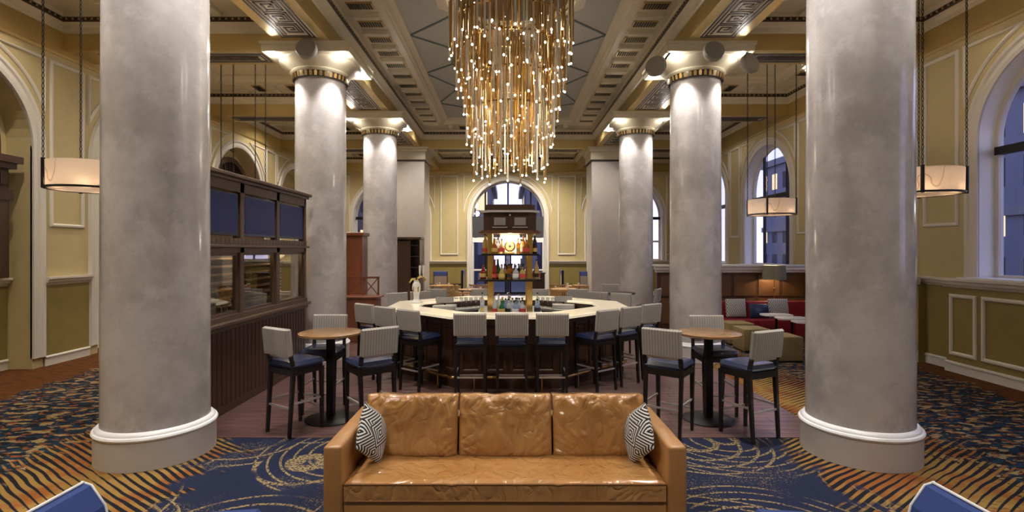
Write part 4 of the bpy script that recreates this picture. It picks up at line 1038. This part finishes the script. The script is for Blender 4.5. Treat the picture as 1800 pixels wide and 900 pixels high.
# beer tap tower
tp = empty('beer_tap_tower', (-1.56, 8.72, 1.052), label='ornate cream and brass beer tap tower on the left end of the bar top', cat='beer tap')
MB().lathe([(0, 0), (.085, 0), (.09, .02), (.06, .05), (.045, .08), (.05, .16), (.075, .24), (.07, .32), (.045, .36), (.05, .38), (0, .39)], 20).build('body', M['ceramic'], tp, smooth=True)
MB().tube([(0, 0, .36), (.02, 0, .42), (.07, 0, .46), (.12, 0, .44), (.15, 0, .38)], .022, 10).tube([(0, 0, .36), (-.03, 0, .41), (-.08, 0, .41), (-.12, 0, .35)], .018, 10).build('swan_neck', M['brass'], tp, smooth=True)
for x in (.06, .12): MB().cyl((x, 0, .45), (x, -.02, .50), .010).cyl((x, -.02, .50), (x+.01, -.03, .64), .014, .024).build('tap_handle', M['ceramic'], tp, smooth=True)
for x in (-.03, .05): MB().tube([(x, -.06, .28), (x, -.12, .27), (x, -.13, .20)], .010, 8).build('spout', M['brass'], tp, smooth=True)
# ================================================================== SOFA
sf = empty('leather_sofa', (-.02, 3.40, 0), label='three seat tan leather sofa in the foreground with wrinkled back cushions', cat='sofa')
Lm = M['leather']
for s in (-1, 1):
    mb = MB(); mb.box(*sorted((s*1.085, s*1.21)), 0, .90, .12, .645, .022, 3); mb.build('arm', M['leathersmooth'], sf, smooth=True)
MB().box(-1.085, 1.085, .03, .88, .12, .262, .01, 2).build('base_frame', M['leathersmooth'], sf, smooth=True)
mb = MB().box(-1.085, 1.085, .72, .90, .262, .62, .02, 2); mb.build('back_frame', M['leathersmooth'], sf, smooth=True)
# one long seat cushion
sc_ = MB(); bm = sc_.bm; nx, ny = 90, 30; Wd, Dd = 2.155, .70
def seat_z(u, v):
    x = u*Wd/2; e = (max(0, 1-abs(u)**14)*max(0, 1-abs(v)**10))**.3
    return .385+.018*e+.010*noise.fractal(Vector((x*3.5, v*1.6, 3)), 1, 2, 4)*e-.006*sum(math.exp(-((x-c)/.012)**2) for c in (-.36, .36))
T = {}
for i in range(nx+1):
    for j in range(ny+1):
        u, v = -1+2*i/nx, -1+2*j/ny; T[i, j] = bm.verts.new((u*Wd/2, .02+(v+1)/2*Dd, seat_z(u, v)))
Bv = {}
for i in range(nx+1):
    for j in range(ny+1):
        if i in (0, nx) or j in (0, ny): v_ = T[i, j].co; Bv[i, j] = bm.verts.new((v_.x, v_.y-(.0 if j else .0), .268))
for i in range(nx):
    for j in range(ny): bm.faces.new((T[i, j], T[i+1, j], T[i+1, j+1], T[i, j+1]))
def side(seq):
    for a, b in zip(seq, seq[1:]): bm.faces.new((T[a], T[b], Bv[b], Bv[a]))
side([(i, 0) for i in range(nx+1)]); side([(nx, j) for j in range(ny+1)]); side([(i, ny) for i in range(nx, -1, -1)]); side([(0, j) for j in range(ny, -1, -1)])
sc_.build('seat_cushion', Lm, sf, smooth=True)
mb = MB(); mb.tube([(-1.075+2.15*i/60, .022, seat_z(-1+2*i/60, -1)) for i in range(61)], .007, 6); mb.tube([(-1.075+2.15*i/60, .022, .272) for i in range(61)], .006, 6); mb.build('piping', M['piping'], sf, smooth=True)
for k_, c in enumerate((-.715, 0, .715)):
    mb = MB(); mb = cushion(.715, .47, .25, 70, 50, e=.20, p=5.5, wr=.034, seed=5*k_+2, axis='y', wf=5)
    for v_ in mb.bm.verts:   # pleats gathered toward the seams and the top edge
        x, z = v_.co.x/.357, v_.co.z/.235
        g_ = (abs(x)**3*.5+max(0, z)**2*.9)
        v_.co.y += .013*g_*math.sin(40*math.atan2(z+1.3, x)+k_*2+3*noise.noise(Vector((x*2, z*2, k_))))*(1-abs(x)**12)*(1-abs(z)**14)
        v_.co.z += .012*noise.noise(Vector((x*2.2+k_*7, 1, 3))) if z > .8 else 0
    moved(mb, (c, .585, .60), rx=-.20); mb.build('back_cushion', Lm, sf, smooth=True)
for x in (-1.12, 1.12):
    for y in (.06, .84): MB().cyl((x, y, 0), (x, y, .125), .02, .028, n=10).build('foot', M['ebony'], sf)
# zig-zag pillows
for s, sd in ((-1, 'left'), (1, 'right')):
    mb = cushion(.35, .35, .13, 18, 18, e=.6, p=2.2, axis='y')
    o = mb.build('zigzag_pillow', M['zebra'], None, smooth=True, loc=(-.02+s*.975, 3.40+.36, .605)); o.rotation_euler = (Matrix.Rotation(-s*math.radians(76), 3, 'Z') @ Matrix.Rotation(-.2, 3, 'X') @ Matrix.Rotation(-s*.7, 3, 'Y')).to_euler()
    tag(o, 'black and white zigzag pillow leaning in the %s corner of the leather sofa' % sd, 'pillow')
# ================================================================== BLUE ARMCHAIRS
for s, sd in ((-1, 'left'), (1, 'right')):
    r = empty('blue_armchair', (s*2.16, 2.15, 0), label='blue velvet armchair with white piping at the bottom %s corner of the view' % sd, cat='armchair')
    f = lambda u, v, d, s=s: (s*-u, d, v)
    MB().prism([(-.06, .74), (.0, .775), (.05, .76), (.12, .66), (.18, .40), (.20, .16), (.06, .16), (.0, .45)], -.44, .44, f).build('backrest', M['blue'], r)
    pp = [(-.06, .74), (.0, .775)]
    MB().tube([f(.012, .777, -.44), f(.012, .777, .44)], .0075, 8).tube([f(u, v, .442) for u, v in ((.0, .777), (.05, .762), (.12, .662), (.18, .40))], .006, 8).build('piping', M['pipwhite'], r, smooth=True)
    mb = MB().prism([(.19, .20), (.85, .20), (.88, .36), (.84, .44), (.20, .42)], -.31, .31, f); mb.build('seat', M['blue'], r)
    for e in (-1, 1):
        pr = [(.14, .16), (.90, .16), (.94, .60), (.90, .645), (.66, .63), (.45, .565), (.17, .52)]
        d0, d1 = sorted((e*.32, e*.435)); MB().prism(pr, d0, d1, f).build('arm', M['blue'], r)
    for u in (.16, .82):
        for e in (-.36, .36): MB().cyl(f(u, 0, e), f(u, .17, e), .015, .022, n=8).build('leg', M['ebony'], r)
# ================================================================== RIGHT LOUNGE
pt = empty('wood_partition', (5.4, 12.2, 0), label='low panelled wood partition with a cream cornice behind the red banquette', cat='partition')
MB().box(-1.85, 1.70, 0, .12, 0, 1.42).build('panel_body', M['wood'], pt)
for k_ in range(6):
    a = -1.80+k_*.58
    MB().box(a+.04, a+.54, -.018, 0, .20, .80, .006).build('wood_panel', M['umber'], pt); MB().box(a+.04, a+.54, -.018, 0, .86, 1.36, .006).build('wood_panel', M['umber'], pt)
mb = MB(); mb.box(-1.87, 1.72, -.04, .14, 1.42, 1.48, .01); mb.box(-1.89, 1.74, -.07, .17, 1.48, 1.56, .01); mb.box(-1.91, 1.76, -.10, .20, 1.56, 1.61, .006); mb.build('cornice', M['white'], pt)
bq = empty('red_banquette', (5.9, 11.4, 0), label='red leather banquette against the wood partition in the right lounge', cat='sofa')
MB().box(-1.30, 1.05, -.35, .30, .0, .10).build('base', M['ebony'], bq)
for k_ in range(3):
    a = -1.30+k_*.783
    MB().box(a, a+.775, -.42, .12, .10, .45, .03, 2).build('seat', M['red'], bq, smooth=True)
    MB().box(a, a+.775, .12, .34, .12, .80, .04, 2).build('backrest', M['red'], bq, smooth=True)
MB().box(.62, 1.05, -2.0, -.44, .0, .45, .03, 2).build('side_seat', M['red'], bq, smooth=True)
for k_ in range(2): MB().box(.86, 1.08, -2.0+k_*.78, -2.0+k_*.78+.77, .45, .82, .04, 2).build('side_backrest', M['red'], bq, smooth=True)
for x, m_, nm, lab, w_ in ((5.04, 'knit', 'knit_pillow', 'grey cable knit pillow at the left end of the red banquette', .46), (5.98, 'knit', 'knit_pillow', 'grey cable knit pillow right of the navy pillow on the red banquette', .46), (5.50, 'navy', 'navy_pillow', 'plain navy pillow between two grey knit pillows on the red banquette', .44)):
    mb = cushion(w_, .42 if m_ == 'knit' else .32, .14, 12, 12, e=.45, p=3, axis='y'); o = mb.build(nm, M[m_], None, smooth=True, loc=(x, 11.33 if m_ == 'knit' else 11.22, .672 if m_ == 'knit' else .62)); o.rotation_euler.x = -.2; tag(o, lab, 'pillow')
for k_, (x, y, w_) in enumerate(((4.80, 10.75, 'farthest'), (4.74, 9.98, 'middle'), (4.86, 9.12, 'nearest'))):
    r = empty('ottoman', (x, y, 0), label='%s of three tan tufted cube ottomans in the right lounge' % w_, cat='ottoman', group='tan ottomans in the right lounge')
    MB().box(-.26, .26, -.26, .26, .03, .45, .03, 2).build('cushion_body', M['tan'], r, smooth=True)
    MB().box(-.24, .24, -.24, .24, 0, .03).build('plinth', M['ebony'], r)
    for a in (-.1, .1): MB().ball((a, -.262, .25), .012).build('button', M['tan'], r)
for k_, (x, y) in enumerate(((5.46, 10.42), (5.50, 9.92), (5.54, 9.40), (5.58, 8.86))):
    r = empty('cocktail_table', (x, y, 0), label='%s of four small white topped tables beside the tan ottomans' % ('farthest', 'second farthest', 'second nearest', 'nearest')[k_], cat='table', group='small white topped lounge tables')
    mb = MB(); mb.prism([(.30*math.copysign(abs(math.cos(t))**.6, math.cos(t)), .20*math.copysign(abs(math.sin(t))**.6, math.sin(t))) for t in [2*PI*i/28 for i in range(28)]], .625, .65); mb.build('tabletop', M['white_table'], r)
    MB().cyl((0, 0, .02), (0, 0, .625), .025).build('post', M['black'], r); MB().cyl((0, 0, 0), (0, 0, .02), .17, n=24).build('base_plate', M['black'], r)
lp = empty('floor_lamp', (6.20, 11.93, 0), label='brass floor lamp with an olive drum shade behind the red banquette', cat='lamp')
MB().cyl((0, 0, 0), (0, 0, .02), .13, n=24).build('base', M['brass'], lp); MB().cyl((0, 0, .02), (0, 0, 1.40), .012).ball((0, 0, 1.06), .03).build('pole', M['brass'], lp, smooth=True)
mb = MB(); mb.lathe([(.262, 1.27), (.235, 1.60), (.230, 1.60), (.257, 1.27), (.262, 1.27)], 32); mb.build('lamp_shade', M['shade'], lp, smooth=True)
MB().ball((0, 0, 1.43), .035).build('bulb', M['bulbwarm'], lp, smooth=True)
add_light('POINT', (6.20, 11.93, 1.36), 12, WARMER, size=.04)
# ================================================================== LEFT FAR FURNITURE
cb = empty('tall_mahogany_cabinet', (-3.72, 12.0, 0), label='tall reddish mahogany cabinet between the second and third left columns', cat='cabinet')
MB().box(-.36, .36, -.2, .25, 0, 2.28).build('carcass', M['mahog'], cb)
for x in (-.17, .17):
    d_ = MB().box(x-.155, x+.155, -.222, -.2, .12, 2.2, .006).build('door', M['mahog'], cb); MB().ball((x*.2, -.24, 1.1), .016).build('knob', M['brass'], d_)
MB().box(-.40, .40, -.25, .28, 2.28, 2.36, .01).build('cornice', M['mahog'], cb)
hs = empty('host_stand', (-3.05, 11.0, .006), label='mahogany host stand with crossed lattice screen left of the bar', cat='host stand')
MB().box(-.42, .26, -.2, .25, 0, .93).build('cabinet', M['mahog'], hs); MB().box(-.46, .32, -.24, .29, .93, .97, .008).build('desk_top', M['mahog'], hs)
for x in (-.42, -.10, .22): MB().box(x-.015, x+.015, .16, .20, .97, 1.36).build('lattice_post', M['mahog'], hs)
MB().box(-.44, .24, .15, .21, 1.33, 1.37).build('top_rail', M['mahog'], hs)
for a, b in ((-.405, -.115), (-.085, .205)):
    MB().bar((a, .18, .98), (b, .18, 1.33), .02).bar((a, .18, 1.33), (b, .18, .98), .02).build('crossed_bars', M['mahog'], hs)
ht = empty('dark_hutch', (-3.25, 16.95, 0), label='dark wood hutch with open side shelves standing before the far left pillar', cat='cabinet')
MB().box(-.40, -.38, -.3, .3, 0, 2.3).box(.36, .38, -.3, .3, 0, 2.3).box(-.38, .36, .28, .3, 0, 2.3).box(.06, .08, -.3, .3, 0, 2.3).build('carcass', M['wood'], ht)
d_ = MB().box(-.38, .06, -.32, -.30, .1, 2.25, .006).build('door', M['wood'], ht); MB().ball((.02, -.335, 1.1), .018).build('knob', M['brass'], d_)
for k_ in range(6): MB().box(.08, .36, -.28, .28, .3+k_*.36, .32+k_*.36).build('shelf', M['winewood'], ht)
MB().box(-.45, .43, -.37, .33, 2.30, 2.38, .01).build('cornice', M['wood'], ht)
pd = empty('podium', (.98, 16.6, 0), label='plain dark wood podium seen right of the bottle tower', cat='podium')
MB().box(-.2, .2, -.18, .18, .05, 1.20, .004).build('body', M['wood'], pd); MB().box(-.22, .22, -.2, .2, 0, .05).build('plinth', M['wood'], pd); MB().box(-.23, .23, -.21, .21, 1.20, 1.23).build('top', M['wood'], pd)
# far dining chairs
hc = None
for x, y, dx, dy, w_ in ((-3.02, 19.3, 1, 0, 'half hidden by the far left pillar'), (-2.42, 18.6, 0, 1, 'standing back-on, middle of the far left chairs'), (-1.95, 19.4, -1, 0, 'side-on nearest the centre arch, far left group'),
                         (2.28, 19.4, 1, 0, 'side-on nearest the centre arch, far right group'), (2.82, 18.6, 0, 1, 'standing back-on by the far right pillar')):
    rz = math.atan2(-dx, dy)
    lab = 'high-backed pale dining chair with blue top band, '+w_
    if hc is None:
        hc = empty('dining_chair', (x, y, 0), rz, label=lab, cat='chair', group='high-backed dining chairs by the back wall')
        MB().box(-.24, .24, -.27, -.20, .45, 1.03, .015).build('backrest', M['pale'], hc); MB().box(-.24, .24, -.275, -.195, 1.03, 1.20, .015).build('blue_headband', M['blueband'], hc)
        MB().box(-.255, -.24, -.28, -.19, .4, 1.2).box(.24, .255, -.28, -.19, .4, 1.2).build('back_frame', M['ebony'], hc)
        MB().box(-.25, .25, -.25, .25, .40, .48, .02).build('seat', M['pale'], hc)
        for a in (-.22, .22):
            for b in (-.22, .22): MB().bar((a, b, 0), (a, b, .40), .03, .03, .045, .045).build('leg', M['ebony'], hc)
            MB().box(a-.02, a+.02, -.2, .2, .64, .67).box(a-.02, a+.02, .17, .2, .48, .64).build('armrest', M['ebony'], hc)
    else: dup(hc, (x, y, 0), rz, label=lab)
# round oak tub chairs
tc0 = None
for x, y, rz, w_ in ((-1.12, 14.3, 0, 'nearest one left of the tower'), (-1.02, 17.4, 0, 'farther one left of the tower'), (-1.95, 16.9, .8, 'small one far left of the tower'), (1.59, 15.0, 0, 'nearest one right of the tower'), (1.72, 17.5, 0, 'farther one right of the tower'), (2.42, 17.0, -.8, 'one by the far right pillar')):
    lab = 'honey oak tub chair with pierced round back, '+w_
    if tc0 is None:
        tc0 = empty('tub_chair', (x, y, 0), rz, label=lab, cat='chair', group='oak tub chairs in the far dining area')
        a0, a1 = PI*.98, PI*2.02
        MB().lathe([(.29, .40), (.30, .62), (.27, .62), (.26, .40), (.29, .40)], 24, a0=a0, a1=a1).build('lower_back', M['oak'], tc0, smooth=True)
        MB().lathe([(.305, .75), (.315, .80), (.275, .80), (.27, .75), (.305, .75)], 24, a0=a0, a1=a1).build('top_rail', M['oak'], tc0, smooth=True)
        for k_ in range(13):
            a = a0+(a1-a0)*k_/12; MB().bar((.285*math.cos(a), .285*math.sin(a), .61), (.29*math.cos(a), .29*math.sin(a), .76), .035, .03).build('spindle', M['oak'], tc0)
        MB().lathe([(0, .36), (.28, .36), (.29, .42), (.25, .45), (0, .45)], 24).build('seat', M['tan'], tc0, smooth=True)
        for a in (PI/4, 3*PI/4, 5*PI/4, 7*PI/4): MB().cyl((.22*math.cos(a), .22*math.sin(a), 0), (.2*math.cos(a), .2*math.sin(a), .37), .018, .024, n=8).build('leg', M['oak'], tc0)
    else: dup(tc0, (x, y, 0), rz, label=lab)
for k_, (x, y, w_) in enumerate(((-1.1, 15.9, 'left of the tower'), (1.75, 16.2, 'right of the tower'), (-2.3, 17.75, 'before the far left dining chairs'), (2.3, 17.6, 'before the far right dining chairs'))):
    r = empty('dining_table', (x, y, 0), label='round oak dining table '+w_, cat='table', group='round oak dining tables')
    MB().lathe([(0, .70), (.40, .70), (.42, .72), (.42, .74), (0, .75)], 32).build('tabletop', M['oak'], r, smooth=True); MB().cyl((0, 0, .03), (0, 0, .70), .04).build('post', M['black'], r); MB().cyl((0, 0, 0), (0, 0, .03), .24, n=24).build('base_plate', M['black'], r)
    for q in range(3):
        a = q*2.1+k_; o = MB().lathe([(0, 0), (.025, 0), (.04, .07), (.036, .07), (.022, .01), (0, .01)], 12).build('cup', M['ceramic'], None, smooth=True, loc=(x+.25*math.cos(a), y+.25*math.sin(a), .751)); tag(o, 'white cup on the oak table %s, %s' % (w_, ('right side', 'left side', 'bar side')[q]), 'cup', 'cups on the oak table '+w_)
# ================================================================== OUTSIDE
gr = MB().box(-60, 60, -40, 60, -.3, -.13).build('street', M['road']); tag(gr, kind='structure')
def building(x0, x1, y0, y1, h, lab, mm='facade'):
    r = empty('building', ((x0+x1)/2, (y0+y1)/2, -.12), label=lab, cat='building'); w_, d_ = (x1-x0)/2, (y1-y0)/2
    MB().box(-w_, w_, -d_, d_, 0, h).build('wall', M[mm], r); MB().box(-w_-.3, w_+.3, -d_-.3, d_+.3, h, h+.5).build('cornice', M['ext'], r)
    MB().box(-w_-.15, w_+.15, -d_-.15, d_+.15, 3.6, 4.0).build('string_course', M['ext'], r)
building(-9, -1.2, 36, 44, 6.5, 'grey stone building across the street, left in the centre arch')
building(1.2, 10, 36, 44, 6.5, 'grey stone building across the street, right in the centre arch')
building(22, 30, -2, 14, 6, 'dark building outside the nearest right window')
building(22, 30, 18, 44, 9, 'dark building outside the farther right window')
building(-24, -11, 36, 46, 8, 'grey building outside the left back window')
sl = None
for x, y, z, w_ in ((-1.85, 29, 4.5, 'on the left in the centre arch'), (-2.0, 33, 4.3, 'behind the left one in the centre arch'), (1.9, 29, 4.7, 'on the right in the centre arch'), (-4.4, 28, 4.3, 'in the left back window'), (5.2, 28, 4.3, 'in the right back window'), (14, 21, 3.2, 'outside the farther right window'), (13, 9, 3.0, 'outside the nearest right window')):
    r = empty('street_lamp', (x, y, -.13), label='street lamp with a white globe '+w_, cat='street lamp', group='street lamps outside')
    MB().cyl((0, 0, 0), (0, 0, z), .05, .035).build('pole', M['extdark'], r); MB().ball((0, 0, z+.14), .16, 14, 10).build('globe', M['bulbwarm'] if False else M['lamp'], r, smooth=True)
sg = empty('shop_sign', (-4.0, 35.6, 2.6), label='small glowing red sign across the street in the left back window', cat='sign')
MB().box(-.7, .7, -.05, .05, 0, .6).build('panel', M['sign'], sg); MB().box(-.75, .75, .05, .37, -.05, .65).build('back_box', M['extdark'], sg)
